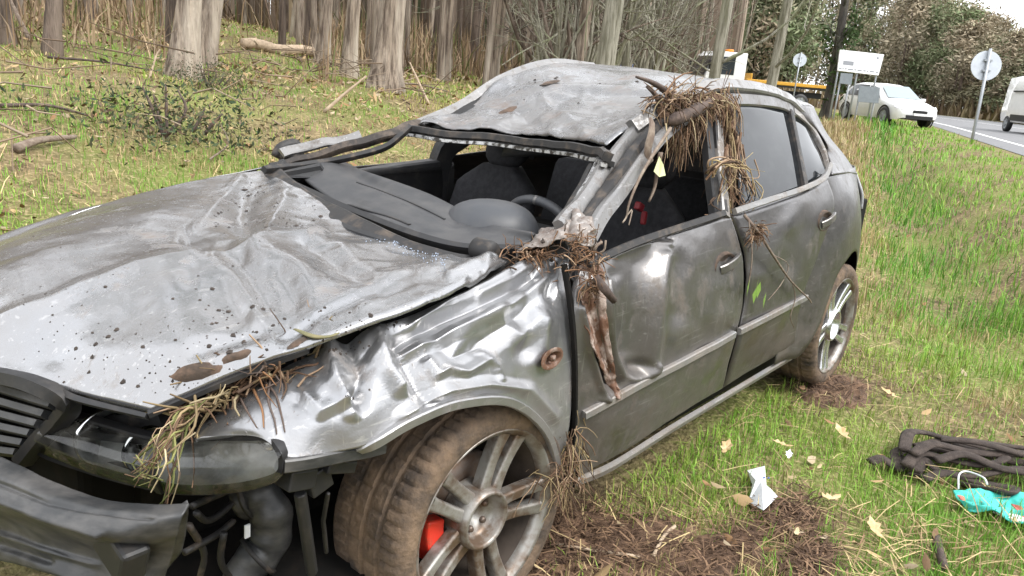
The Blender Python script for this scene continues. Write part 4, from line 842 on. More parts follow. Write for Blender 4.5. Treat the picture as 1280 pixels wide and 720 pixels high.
def zone_colour(x, y):
    n = len(x); d = (y - road_left(x)) * .953
    a = vnoise(x, y, .9, 1); b = vnoise(x, y, 2.6, 2); c = vnoise(x, y, .35, 3)
    left = sst(4.9, 6.2, d)
    t = np.clip((a - .35) * 2.2 + (rng.random(n) - .5) * .5, 0, 1) * (.55 + .45 * left)
    col = lerp(np.tile(GREEN, (n, 1)), np.tile(YEL, (n, 1)), t)
    ps = np.clip(.10 + .50 * np.clip((b - .45) * 2.5, 0, 1) + .18 * left, 0, .9)
    # the strip behind the wreck is straw, the bank along the road lush
    straw = np.exp(-((d - 4.0 + .05 * x) / 1.15) ** 2) * sst(3.2, 6, x) * (1 - left)
    lush = (1 - sst(2.2, 3.4, d)) * sst(2.5, 6, x)
    for c_, r_ in LUSH: lush = np.maximum(lush, np.exp(-((x - c_[0]) ** 2 + (y - c_[1]) ** 2) / r_ ** 2))
    ps = np.clip(ps + .55 * straw - .55 * lush, .03, .92)
    pick = rng.random(n) < ps
    col[pick] = lerp(np.tile(STRAW, (pick.sum(), 1)), np.tile(DRY, (pick.sum(), 1)), rng.random(pick.sum()) ** 1.3)
    lm = (~pick) & (rng.random(n) < lush * .8); col[lm] = lerp(np.tile(np.array((.15, .34, .035)), (lm.sum(), 1)), np.tile(np.array((.26, .41, .065)), (lm.sum(), 1)), rng.random(lm.sum()))
    tall = np.exp(-((d - 2.3) / .6) ** 2) * sst(2, 7, x)
    dm = (~pick) & (rng.random(n) < tall * .75); col[dm] = np.array((.085, .23, .025))
    col *= (.75 + .5 * rng.random((n, 1)))
    return col, tall, straw, d, left
for nm, N_, r0, r1, lab in (('grass', 205000, 1.0, 6.5, 'short green and yellow grass round the wreck'), ('grass', 205000, 6.0, 45, 'rough grass running off along the verge and into the wood')):
    x, y, r = place_polar(N_, r0, r1, -20, 104)
    col, tall, straw, d, left = zone_colour(x, y)
    mu = mudness(x, y); kp = (~under_car(x, y)) & (d > .15) & (rng.random(N_) > mu * 1.25) & (rng.random(N_) > .55 * (vnoise(x, y, 3.3, 41) > .62)) & (rng.random(N_) > .45 * left * (vnoise(x, y, .8, 6) > .5))
    kp &= ~((d > 12) & (rng.random(N_) < .5))
    x, y, r, col, tall, straw, left = [q[kp] for q in (x, y, r, col, tall, straw, left)]
    n = len(x); h = (.035 + .05 * rng.random(n) ** 1.5 + .06 * np.clip(vnoise(x, y, 1.7, 4) - .5, 0, 1)) * (1 + 1.5 * tall + .7 * straw) * np.clip(r / 12, 1, 1.6)
    wd = np.maximum(.0034, r * .00085) * (.7 + .6 * rng.random(n))
    blades(nm, x, y, h, wd, col, .85, kind='stuff', label=lab)
# flattened straw and thatch
def straws(name, x, y, L, wd, col, zoff, mt, **k):
    n = len(x); a = rng.random(n) * 2 * np.pi; dx, dy = np.cos(a) * L / 2, np.sin(a) * L / 2; wx, wy = -np.sin(a) * wd / 2, np.cos(a) * wd / 2; z = Hgt(x, y) + zoff; t = rng.normal(0, .12, n) * L; bow = rng.random(n) * .12 * L
    P = np.empty((n, 6, 3))
    P[:, 0] = np.c_[x - dx - wx, y - dy - wy, z - t]; P[:, 1] = np.c_[x - dx + wx, y - dy + wy, z - t]
    P[:, 2] = np.c_[x + wx, y + wy, z + bow]; P[:, 3] = np.c_[x - wx, y - wy, z + bow]
    P[:, 4] = np.c_[x + dx + wx, y + dy + wy, z + t]; P[:, 5] = np.c_[x + dx - wx, y + dy - wy, z + t]
    b = np.arange(n)[:, None] * 6
    return color_mesh(name, P.reshape(-1, 3), [b + np.array([[0, 1, 2, 3]]), b + np.array([[3, 2, 4, 5]])], np.repeat(col, 6, 0), mt, **k)
N_ = 42000; x, y, r = place_polar(N_, 1.0, 40, -20, 104); d = (y - road_left(x)) * .953
kp = (d > 2.6) & ~under_car(x, y) & (rng.random(N_) < .12 + .45 * (vnoise(x, y, 1.1, 8) > .55)); x, y, r = x[kp], y[kp], r[kp]; n = len(x)
col = lerp(np.tile(STRAW, (n, 1)), np.tile(DRY * .7, (n, 1)), rng.random(n)) * (.7 + .6 * rng.random((n, 1)))
straws('dry_stalks', x, y, (.06 + .16 * rng.random(n)) * np.clip(r / 6, 1, 2.5), np.maximum(.0035, r * .0009), col, .012 + .03 * rng.random(n), M['litter'], kind='stuff', label='flattened dry stalks lying through the grass')
# fallen leaves on the forest side
N_ = 60000; x, y, r = place_polar(N_, 1.2, 34, -15, 104); d = (y - road_left(x)) * .953
pl = .018 + .9 * sst(5.2, 6.5, d) * np.clip((vnoise(x, y, .55, 21) - .25) * 2.2, .1, 1); kp = (d > 2.4) & ~under_car(x, y) & (rng.random(N_) < pl); x, y, r = x[kp], y[kp], r[kp]; n = len(x)
s = (.014 + .022 * rng.random(n)) * np.clip(r / 7, 1, 2.4); a = rng.random(n) * 6.28; z = Hgt(x, y) + .012 + .04 * rng.random(n); tl_ = rng.normal(0, .45, (n, 2))
P = np.empty((n, 6, 3)); 
for k_, (u_, v_, q_) in enumerate(((-1, 0, .15), (-.3, -.42, 0), (.45, -.36, .05), (1, 0, .25), (.45, .36, .05), (-.3, .42, 0))):
    P[:, k_] = np.c_[x + s * (u_ * np.cos(a) - v_ * np.sin(a)), y + s * (u_ * np.sin(a) + v_ * np.cos(a)), z + s * (q_ + u_ * tl_[:, 0] + v_ * tl_[:, 1])]
b = np.arange(n)[:, None] * 6; cols = np.array([(.36, .25, .13), (.26, .15, .075), (.42, .32, .19), (.16, .10, .055), (.34, .27, .18)])[rng.integers(0, 5, n)] * (.7 + .5 * rng.random((n, 1)))
color_mesh('leaf_litter', P.reshape(-1, 3), [b + np.array([[0, 1, 2, 3]]), b + np.array([[0, 3, 4, 5]])], np.repeat(cols, 6, 0), M['litter'], kind='stuff', label='tan and brown leaf litter under the trees')
# churned soil
for i, (c, a_, b_) in enumerate(MUD):
    S = np.empty((26, 26, 3))
    for p in range(26):
        for q in range(26):
            u_, v_ = (p / 12.5 - 1), (q / 12.5 - 1); x_, y_ = c[0] + u_ * a_ * 1.1, c[1] + v_ * b_ * 1.35
            f_ = max(0, 1 - u_ * u_ - v_ * v_ + .35 * mn.noise(Vector((x_ * 6, y_ * 6, i)))); S[p, q] = (x_, y_, gz(x_, y_) - .03 + .05 * min(1, f_ * 1.6) + .022 * mn.noise(Vector((x_ * 22, y_ * 22, 3 + i))) * min(1, f_ * 3))
    mb = MB(); idx = np.arange(676).reshape(26, 26); mb.add(S.reshape(-1, 3), [tuple(r_) for r_ in np.stack([idx[:-1, :-1], idx[1:, :-1], idx[1:, 1:], idx[:-1, 1:]], -1).reshape(-1, 4).tolist()])
    mb.build('churned_soil', M['mud'], kind='stuff', label=['dark churned soil below the front wheel', 'dark churned soil at the bottom edge', 'reddish torn earth behind the rear wheel', 'soil beside the sill', 'bare earth right of the white paper', 'bare earth in front of the webbing', 'wet soil under the front wheel'][i])
n = 2600; x = []; y = []
for c, a_, b_ in MUD: x.append(c[0] + rng.normal(0, a_ * .5, n // 7)); y.append(c[1] + rng.normal(0, b_ * .65, n // 7))
x = np.concatenate(x); y = np.concatenate(y); n = len(x)
col = lerp(np.tile(np.array((.055, .032, .020)), (n, 1)), np.tile(np.array((.24, .15, .09)), (n, 1)), rng.random(n) ** 2.2)
straws('root_fibres', x, y, .02 + .07 * rng.random(n), .0025 + .003 * rng.random(n), col, .015 + .03 * rng.random(n), M['litter'], kind='stuff', label='torn brown roots and bark bits in the churned soil')

# ------------------------------------------------------------------ trees
def trunk_mb(h, r, seed, lean=(0, 0), flare=1.5, n=12, seg=16, wig=.05):
    mb = MB(); vs = []
    for i in range(seg + 1):
        t = (i / seg) ** 1.5; z = t * h - .25; rr = r * (1 - .6 * t) * (1 + (flare - 1) * math.exp(-max(0, z) / .35))
        cx = lean[0] * t * h + wig * h * .1 * mn.noise(Vector((seed, t * 3, 0))); cy = lean[1] * t * h + wig * h * .1 * mn.noise(Vector((seed, 0, t * 3)))
        for j in range(n):
            a = 2 * math.pi * j / n; q = rr * (1 + .16 * mn.noise(Vector((math.cos(a) * 1.6 + seed, math.sin(a) * 1.6, z * .9))) + (.28 * max(0, math.sin(a * 3 + seed)) * math.exp(-max(0, z) / .3)))
            vs.append((cx + q * math.cos(a), cy + q * math.sin(a), z))
    mb.add(vs, [(i * n + j, i * n + (j + 1) % n, (i + 1) * n + (j + 1) % n, (i + 1) * n + j) for i in range(seg) for j in range(n)])
    return mb
def crown_mesh(name, h0, h1, rad, n, size, cols, seed, lean=(0, 0), shape='oval'):
    g = np.random.default_rng(seed); k = 26
    t = g.random(k); cz = h0 + (h1 - h0) * t; rr = rad * (np.sin(np.pi * np.clip(t * .9 + .08, 0, 1)) ** .6 if shape == 'oval' else (1 - t * .88)) * (.45 + .55 * g.random(k)); aa = g.random(k) * 6.28
    cc_ = np.c_[rr * np.cos(aa) + lean[0] * cz, rr * np.sin(aa) + lean[1] * cz, cz]
    w_ = g.integers(0, k, n); P0 = cc_[w_] + g.normal(0, 1, (n, 3)) * (rad * .22, rad * .22, (h1 - h0) * .055)
    ax = g.normal(0, 1, (n, 3)); ax /= np.linalg.norm(ax, axis=1, keepdims=True); bx = np.cross(ax, g.normal(0, 1, (n, 3))); bx /= np.linalg.norm(bx, axis=1, keepdims=True)
    s = size * (.6 + .8 * g.random((n, 1))); P = np.stack([P0 - ax * s, P0 + bx * s * .32, P0 + ax * s, P0 - bx * s * .32], 1)
    cols = np.array(cols); cl = cols[g.integers(0, len(cols), k)][w_] * (.7 + .6 * g.random((n, 1)))
    b = np.arange(n)[:, None] * 4
    o = color_mesh(name, P.reshape(-1, 3), [b + np.array([[0, 1, 2, 3]])], np.repeat(cl, 4, 0), M['needles']); return o
def limbs(mb, p, d, L, r, depth, g, spread=.6):
    pts = [Vector(p)]; dd = Vector(d)
    for i in range(4):
        dd = (dd + Vector(g.normal(0, .16, 3)) + Vector((0, 0, .06))).normalized(); pts.append(pts[-1] + dd * L / 4)
    mb.tube(pts, [r, r * .85, r * .7, r * .55, r * .4], 5 if depth > 1 else 3, cap=False)
    if depth > 0:
        for i in range(3 if depth > 1 else 4):
            k = int(g.integers(1, 5)); nd = (dd + Vector(g.normal(0, spread, 3))).normalized(); limbs(mb, pts[k], nd, L * .62, r * .5, depth - 1, g, spread)
def tree(name, base, top, width, mt, label, group=None, crown=None, branches=0, seed=1, hh=11, flare=1.5):
    """base, top: where the trunk stands and a higher point on it; the trunk leans along them"""
    base = np.array(base); top = np.array(top); dv = top - base; lean = (dv[0] / dv[2], dv[1] / dv[2])
    t = empty(name, (base[0], base[1], gz(base[0], base[1]) - .02), label=label, cat='tree', group=group)
    trunk_mb(hh, width / 2, seed * 3.7, lean, flare=flare, n=16, seg=22).build('trunk', mt, t)
    g = np.random.default_rng(seed)
    if branches:
        b = MB()
        for i in range(branches):
            z = .8 + (hh * .55 - .8) * (i + .5) / branches; a = g.random() * 6.28
            limbs(b, (lean[0] * z, lean[1] * z, z), (math.cos(a), math.sin(a), .75), 1.3 + g.random() * 1.2, width * .16, 2, g)
        b.build('branches', mt, t)
    if crown is not None:
        c = crown.copy(); link(c, t); c.location = (lean[0] * 6.5, lean[1] * 6.5, 0); c.rotation_euler.z = g.random() * 6.28; c.name = 'crown'
    return t
EUC = [(.085, .10, .045), (.06, .085, .035), (.11, .12, .06)]
crown_lib = [crown_mesh('crown', 7.0, 13.5, 2.0, 520, .19, EUC, 31 + i) for i in range(3)]
for c_ in crown_lib: C.objects.unlink(c_)
def lean_top(u0, v0, u1, v1, dist):
    """a trunk seen from (u0,v0) at its foot to (u1,v1), standing dist metres off"""
    b = D(u0, v0, dist); r1 = ray(u1, v1); hd = math.hypot(*(b - CP)[:2]); return b, CP + r1 * hd / math.hypot(r1[0], r1[1])
def forest_depth(u, v):
    p = ground_at(u, v); return float((p - CP) @ CM[2])
spec = [  # foot u,v ; top u,v ; px width ; material ; label ; branches
 (478, 112, 488, 0, 33, 'euc', 'thick pale eucalyptus with peeling bark and flared foot behind the bonnet', 0),
 (222, 97, 232, 0, 30, 'euc', 'stout grey trunk with shaggy bark left of the paired trunk', 0),
 (250, 82, 262, 0, 24, 'euc', 'trunk pressed against the stout grey trunk, darker bark', 0),
 (434, 95, 442, 0, 17, 'euc', 'slim trunk just left of the thick pale eucalyptus', 0),
 (402, 82, 408, 0, 15, 'euc', 'trunk standing at the end of the fallen log', 0),
 (8, 55, 2, 0, 16, 'euc2', 'brown trunk nearest the left corner of the wood', 0),
 (62, 68, 64, 0, 17, 'euc2', 'brown trunk second from the left corner of the wood', 0),
 (614, 82, 625, 0, 15, 'euc', 'slender pale trunk with a broken stub behind the roof corner', 0),
 (556, 78, 562, 0, 11, 'euc', 'narrow straight trunk left of the broken stub trunk', 0),
 (722, 84, 736, 0, 15, 'euc', 'brown peeling trunk close beside the mossy pale tree', 0),
 (747, 84, 768, -10, 26, 'birch', 'mossy pale tree leaning right behind the roof', 2),
 (886, 104, 908, 0, 16, 'birch', 'pale bare tree leaning across the tow truck cab', 3),
 (958, 108, 980, 20, 14, 'birch', 'forked pale tree in front of the tow truck bed', 3),
 (1040, 100, 1056, 0, 12, 'darkbark', 'dark ivy covered tree left of the billboard', 3),
]
used = []
for i, (u0, v0, u1, v1, wpx, mt_, lab, br) in enumerate(spec):
    if u0 < 720: dist = min(forest_depth(u0, v0), 16)
    else: dist = {722: 15, 747: 9.5, 886: 13, 958: 17, 1040: 30}[u0]
    b, t_ = lean_top(u0, v0, u1, v1, dist)
    if u0 >= 720:
        b[2] = gz(b[0], b[1]); bb = b.copy()
    w_ = wpx / FPX * dist
    tree('tree', b, t_, w_, M[mt_], lab, crown=crown_lib[i % 3] if i in (0, 1, 5, 10) else None, branches=br, seed=i + 3, hh=11 if dist < 20 else 13)
    used.append((b[0], b[1]))
ivy = crown_mesh('ivy', .6, 7.5, .75, 1300, .13, [(.045, .075, .025), (.06, .095, .035), (.09, .10, .05)], 77)
tr_ = [o for o in C.objects if o.get('label', '').startswith('dark ivy')][0]; ivy.parent = tr_
LAND = [(60, 'at the left edge of the picture'), (150, 'between the brown left trunks and the stout grey trunk'), (222, 'just left of the stout grey trunk'), (300, 'behind the paired trunks'), (345, 'beside the grassy gap'), (402, 'above the fallen log'), (440, 'beside the slim trunk'), (478, 'left of the thick pale eucalyptus'), (520, 'right of the thick pale eucalyptus'), (560, 'before the narrow straight trunk'), (614, 'left of the broken stub trunk'), (660, 'right of the broken stub trunk'), (722, 'left of the mossy pale tree'), (790, 'right of the mossy pale tree'), (840, 'behind the middle of the roof'), (890, 'left of the pale tree crossing the cab'), (960, 'left of the forked pale tree'), (1045, 'left of the ivy covered tree'), (9999, 'beyond the ivy covered tree')]
def where(u): return next(n for c, n in LAND if u < c)
def wood_label(u, r): return ('front rank trunk ' if r < 17 else 'second rank slender trunk ' if r < 23 else 'thin trunk third row back ' if r < 30 else 'distant thin trunk ') + where(u)
def shrub_label(x, y, r): return ('leafless twiggy shrub ' if r < 20 else 'far leafless shrub ') + where(px(np.array((x, y, gz(x, y))))[0])
def pine_label(x, y, r, s): 
    u = px(np.array((x, y, .5)))[0]; w_ = where(u) if u < 990 else 'behind the small round sign' if u < 1045 else 'above the billboard' if u < 1110 else 'right of the billboard' if u < 1160 else 'above the open road' if u < 1205 else 'behind the large round sign' if u < 1250 else 'above the white van' if u < 1300 else 'beyond the right edge'
    return ('front pine ' if r < 85 else 'middle pine ' if r < 105 else 'rear pine ') + 'across the road ' + w_
# the stand behind: one set of meshes, each tree its own object
var = []
for i in range(5):
    o = trunk_mb(11, .10, 11 + i * 5.1, (rng.normal(0, .015), rng.normal(0, .015)), flare=1.35, n=9, seg=9).build('trunk', M['euc2' if i == 2 else 'euc']); C.objects.unlink(o); var.append(o)
cnt = 0; tries = 0
pts = []
while cnt < 285 and tries < 9000:
    tries += 1
    a = R_(22 + 76 * rng.random()); r = 13.5 * (52 / 13.5) ** (rng.random() ** .75); x = CP[0] + r * math.cos(a); y = CP[1] + r * math.sin(a); d = float((y - road_left(x)) * .953)
    if d < 9.3 + .02 * x or (x > 20 and d < 7): continue
    q = px(np.array((x, y, gz(x, y))))
    if 262 < q[0] < 345 and r < 34: continue
    if 862 < q[0] < 1050 and r < 33: continue
    if q[0] > 800 and rng.random() < .35: continue
    if any((x - p_[0]) ** 2 + (y - p_[1]) ** 2 < (.45 + .012 * r) ** 2 for p_ in pts + used): continue
    pts.append((x, y)); cnt += 1
    t = empty('tree', (x, y, gz(x, y) - .03), rng.random() * 6.28, label=wood_label(q[0], r), cat='tree', group='slender trunks of the wood')
    s_ = .6 + .65 * rng.random(); t.scale = (s_, s_, 1 + .3 * rng.random())
    c = var[int(rng.integers(0, 5))].copy(); link(c, t); c.name = 'trunk'
    if rng.random() < .16:
        c = crown_lib[int(rng.integers(0, 3))].copy(); link(c, t); c.name = 'crown'; c.scale = (.8, .8, 1); c.location.z = 1.5
# bare shrubs among them
bare = []
for i in range(4):
    g = np.random.default_rng(50 + i); b = MB()
    for k_ in range(4): limbs(b, (g.normal(0, .08), g.normal(0, .08), -.05), (g.normal(0, .3), g.normal(0, .3), 1), 2.2, .035, 3, g, .5)
    o = b.build('branches', M['euc2' if i % 2 else 'birch']); C.objects.unlink(o); bare.append(o)
k_ = 0
for i in range(200):
    a = R_(19 + 30 * rng.random()); r = 11 + 24 * rng.random(); x = CP[0] + r * math.cos(a); y = CP[1] + r * math.sin(a); d = float((y - road_left(x)) * .953)
    if d < 7.5 or k_ >= 38 or math.degrees(a) < 27 and r < 27: continue
    if 862 < px(np.array((x, y, gz(x, y))))[0] < 1050 or px(np.array((x, y, gz(x, y))))[0] < 640: continue
    t = bare[i % 4].copy(); link(t); t.name = 'bare_shrub'; t.location = (x, y, gz(x, y)); t.rotation_euler.z = rng.random() * 6.28; q = .8 + .8 * rng.random(); t.scale = (q, q, q * 1.2); k_ += 1
    tag(t, shrub_label(x, y, r), 'shrub', 'leafless shrubs')
P2_ = D(922, 112, 37)
def clearing(x, y, r): q = px(np.stack([x, y, Hgt(x, y)], -1)); return (q[:, 0] > 276) & (q[:, 0] < 340) & (r < 46)
# bracken and brash beneath
N_ = 34000; a = R_(1) * (16 + 90 * rng.random(N_)); r = 9.5 * (50 / 9.5) ** rng.random(N_); x = CP[0] + r * np.cos(a); y = CP[1] + r * np.sin(a); d = (y - road_left(x)) * .953
q = px(np.stack([x, y, Hgt(x, y)], -1)); gap = (q[:, 0] > 250) & (q[:, 0] < 400) & (r < 40)
kp = (d > 10.2 + 1.2 * (vnoise(x, y, .5, 31) - .5) * 4) & ~(gap & (rng.random(N_) < .93)) & ((q[:, 0] > 380) | (rng.random(N_) < .35)); x, y, r = x[kp], y[kp], r[kp]; n = len(x)
h = (.25 + .75 * rng.random(n) ** 1.4) * np.clip(r / 16, .7, 1.5); col = lerp(np.tile(np.array((.20, .13, .08)), (n, 1)), np.tile(np.array((.34, .25, .15)), (n, 1)), rng.random(n)) * (.6 + .7 * rng.random((n, 1))); gm_ = rng.random(n) < .12; col[gm_] = (.13, .15, .05)
blades('bracken', x, y, h, np.maximum(.015, r * .0016), col, .55, kind='stuff', label='dead brown bracken and brash under the trunks')
# the wood closes up into a wall of thin stems further in
N_ = 5200; a = R_(1) * (15 + 92 * rng.random(N_)); r = 34 + 40 * rng.random(N_); x = CP[0] + r * np.cos(a); y = CP[1] + r * np.sin(a); d = (y - road_left(x)) * .953
kp = ~clearing(x, y, r) & (d > 9) & (np.hypot(x - P2_[0], y - P2_[1]) > 6); x, y = x[kp], y[kp]; n = len(x)
col = lerp(np.tile(np.array((.16, .115, .085)), (n, 1)), np.tile(np.array((.30, .24, .185)), (n, 1)), rng.random(n)) * (.55 + .6 * rng.random((n, 1))); gm_ = rng.random(n) < .10; col[gm_] = (.10, .12, .06)
blades('far_wood', x, y, 5 + 7 * rng.random(n), .10 + .18 * rng.random(n), col, .05, kind='stuff', label='far thin stems closing up the back of the wood')
N_ = 8500; a = R_(1) * (15 + 92 * rng.random(N_)); r = 30 + 40 * rng.random(N_); x = CP[0] + r * np.cos(a); y = CP[1] + r * np.sin(a); d = (y - road_left(x)) * .953
kp = ~clearing(x, y, r) & (d > 12) & (np.hypot(x - P2_[0], y - P2_[1]) > 6); x, y = x[kp], y[kp]; n = len(x)
col = lerp(np.tile(np.array((.15, .10, .07)), (n, 1)), np.tile(np.array((.27, .21, .13)), (n, 1)), rng.random(n)) * (.6 + .6 * rng.random((n, 1)))
blades('far_brush', x, y, .8 + 3.5 * rng.random(n) ** 2, .05 + .06 * rng.random(n), col, .45, kind='stuff', label='brown brush filling the back of the wood')
# tall straw along the back of the verge
N_ = 5500; x = 4.0 + 20 * rng.random(N_) ** 1.5; d0 = 4.1 + rng.normal(0, .8, N_) - .03 * x; y = road_left(x) + d0 / .953; kp = ~under_car(x, y) & (d0 > 2.6); x, y = x[kp], y[kp]; n = len(x)
blades('tall_straw', x, y, .05 + .17 * rng.random(n) ** 1.8 + .006 * x, .004 + .0007 * x, lerp(np.tile(STRAW * np.array((.85, .9, 1.0)), (n, 1)), np.tile(DRY, (n, 1)), rng.random(n)) * (.8 + .4 * rng.random((n, 1))), .5, kind='stuff', label='tall dry straw grass behind the tail of the wreck')
# pines across the road
PIN = [(.16, .20, .10), (.20, .22, .125), (.26, .24, .155), (.30, .245, .17), (.32, .275, .195)]  # far pines lightened, distance haze put into the colour
pl_ = []
for i in range(4):
    c = crown_mesh('crown', 2.2, 12.5, 2.4, 2600, .23, PIN[i % 3:i % 3 + 3], 91 + i, shape='cone' if i % 2 else 'oval'); C.objects.unlink(c)
    t = trunk_mb(12, .16, 70 + i, flare=1.2, n=7, seg=6).build('trunk', M['euc2']); C.objects.unlink(t); pl_.append((c, t))
k_ = 0
for i in range(1500):
    az = 3 + 31 * rng.random(); r = 66 + 62 * rng.random() ** 1.3; x = CP[0] + r * math.cos(R_(az)); y = CP[1] + r * math.sin(R_(az)); dr = float((y - road_left(x)) * .953)
    # stay clear of the road surface
    if min(np.hypot(le[:, 0] + nr[:, 0] * 6.5 - x, le[:, 1] + nr[:, 1] * 6.5 - y)) < 9.5 or k_ >= 235: continue
    if az < 12.5 and dr > -10: continue
    s__ = rng.random()
    t = empty('pine_tree', (x, y, .5), rng.random() * 6.28, label=pine_label(x, y, r, s__), cat='tree', group='far pines across the road')
    hh_ = r * math.tan(R_(np.interp(az, [3, 8, 12, 16, 20, 30], [3.0, 4.2, 5.6, 8.0, 11.5, 12]))) + .85; hh_ = min(hh_ * (.78 + .3 * rng.random()), 17); s_ = .75 + .45 * rng.random(); t.scale = (s_, s_, hh_ / 12.8)
    c, tk = pl_[int(rng.integers(0, 4))]
    for o in (c, tk):
        q = o.copy(); link(q, t); q.name = 'crown' if o is c else 'trunk'
    k_ += 1
N_ = 9000; az = R_(1) * (2 + 21 * rng.random(N_)); r = 60 + 50 * rng.random(N_); x = CP[0] + r * np.cos(az); y = CP[1] + r * np.sin(az); dr = (y - road_left(x)) * .953
cl = le + nr * 6.5; dist_ = np.min(np.hypot(cl[:, 0][None] - x[:, None], cl[:, 1][None] - y[:, None]), 1); kp = dist_ > 8.2; x, y = x[kp], y[kp]; n = len(x)
blades('far_undergrowth', x, y, .5 + 1.8 * rng.random(n) ** 1.5, .12 + .12 * rng.random(n), lerp(np.tile(np.array((.15, .10, .065)), (n, 1)), np.tile(np.array((.22, .18, .10)), (n, 1)), rng.random(n)), .5, kind='stuff', label='brown undergrowth at the foot of the far pines')

# unseen wood over the road, added to darken reflections in the doors and glass
N_ = 34000; x = -60 + 108 * rng.random(N_); y = road_left(x) - 17.5 - 8 * rng.random(N_); tt_ = rng.random(N_); hh_ = 5.2 + 3.2 * vnoise(x, y, .22, 61); z = .5 + hh_ * tt_ ** .8
ax = rng.normal(0, 1, (N_, 3)); ax /= np.linalg.norm(ax, axis=1, keepdims=True); bx = np.cross(ax, rng.normal(0, 1, (N_, 3))); bx /= np.linalg.norm(bx, axis=1, keepdims=True); s_ = .34 * (.6 + .8 * rng.random((N_, 1))); p0 = np.c_[x, y, z]
cl_ = np.array([(.07, .09, .045), (.10, .11, .06), (.12, .10, .065), (.15, .12, .085)])[rng.integers(0, 4, N_)] * (.7 + .6 * rng.random((N_, 1))); b = np.arange(N_)[:, None] * 4
color_mesh('unseen_roadside_wood', np.stack([p0 - ax * s_, p0 + bx * s_ * .4, p0 + ax * s_, p0 - bx * s_ * .4], 1).reshape(-1, 3), [b + np.array([[0, 1, 2, 3]])], np.repeat(cl_, 4, 0), M['needles'], kind='stuff', label='unseen olive wood across the road, added to darken reflections')

# ------------------------------------------------------------------ vehicles, signs on the road
def loft_car(root, prof, L, W, body, glassm, names=('body',), nose=.0):
    """prof rows along the length: x, sill z, belt z, roof z, half width at sill/belt, half width at roof"""
    pass
def car_shell(st, n_mid=1):
    """stations (x, zs, zb, zt, wb, wt) -> ring mesh"""
    mb = MB(); vs = []
    for x, zs, zb, zt, wb, wt in st:
        ring = [(-wb * .94, zs), (-wb, zs + (zb - zs) * .35), (-wb, zs + (zb - zs) * .75), (-wb * .97, zb), (-(wb + wt) / 2 * 1.0, (zb + zt) / 2), (-wt, zt - .05 * min(1, zt - zb + .1)), (-wt * .82, zt), (0, zt + .02)]
        ring = ring + [(-p, z) for p, z in ring[-2::-1]]
        vs += [(x, p, z) for p, z in ring]
    n = 15; k = len(st)
    fs = [(i * n + j, (i + 1) * n + j, (i + 1) * n + j + 1, i * n + j + 1) for i in range(k - 1) for j in range(n - 1)] + [tuple(range(n)), tuple((k - 1) * n + j for j in range(n - 1, -1, -1))]
    return mb.add(vs, fs)
def road_wheel(parent, x, y, r, w=.2):
    o = MB(); s = -1 if y < 0 else 1
    o.lathe([(r * .62, .0), (r * .95, .0), (r, .03), (r, w - .03), (r * .95, w), (0, w)], 24, (0, 0, 0))
    t = o.build('wheel', M['vblack'], parent); t.location = (x, y, r)
    if s > 0: t.rotation_euler.z = math.pi
    q = MB(); q.lathe([(0, .005), (r * .2, .0), (r * .25, .02), (r * .55, .015), (r * .66, -.004), (r * .66, .03)], 24)
    for i in range(5):
        a = i * 1.2566; q.box((r * .4 * math.cos(a), .006, r * .4 * math.sin(a)), (r * .5, .02, r * .14), Matrix.Rotation(-a, 3, 'Y'))
    q.build('rim', M['grey'], t, smooth=False)
def side_glass(root, poly, y0, y1, zb, zt, mt, name='window'):
    for s in (-1, 1):
        vs = []; b = MB()
        for x, z in poly:
            t = (z - zb) / (zt - zb); yy = (y0 * (1 - t) + y1 * t)
            vs.append((x, s * (yy + .012), z))
        n = len(vs); b.add(vs + [(p[0], p[1] - s * .03, p[2]) for p in vs], [tuple(range(n)) if s < 0 else tuple(range(n - 1, -1, -1))] + [(i, (i + 1) % n, n + (i + 1) % n, n + i) for i in range(n)])
        b.build(name, mt, root, smooth=False)
# white hatchback (front = +x of its own frame)
P0 = D(1105, 146, 31); P0[2] = .512
hb_ = empty('parked_hatchback', P0, R_(228), label='white hatchback stopped on the verge beneath the billboard', cat='car')
st = [(-2.0, .42, .75, .80, .72, .62), (-1.95, .28, .85, 1.0, .82, .6), (-1.75, .24, .92, 1.28, .86, .58), (-1.45, .22, .94, 1.42, .88, .60), (-.9, .22, .93, 1.47, .89, .62), (-.2, .22, .91, 1.47, .89, .62), (.25, .22, .90, 1.40, .89, .6), (.7, .22, .90, 1.16, .89, .63), (1.05, .22, .88, .95, .88, .68), (1.5, .22, .78, .87, .86, .66), (1.9, .25, .68, .77, .80, .6), (2.1, .32, .55, .62, .68, .5)]
car_shell(st).build('body', M['white'], hb_)
side_glass(hb_, [(-1.55, .98), (-.25, .96), (-.25, 1.38), (-.9, 1.40), (-1.25, 1.36)], .87, .62, .93, 1.45, M['vglass'])
side_glass(hb_, [(-.17, .96), (.82, .94), (.75, .99), (.25, 1.33), (-.17, 1.38)], .87, .62, .93, 1.45, M['vglass'])
b = MB(); b.add([(1.02, -.66, .96), (1.02, .66, .96), (.32, .55, 1.39), (.32, -.55, 1.39)], [(0, 1, 2, 3)]); b.build('windscreen', M['vglasslight'], hb_, smooth=False)
for o in (hb_.children[-1],):
    for v in o.data.vertices: v.co.z += .03; v.co.x += .02
for x in (-1.3, 1.3):
    for y in (-.90, .90): road_wheel(hb_, x, y, .32)
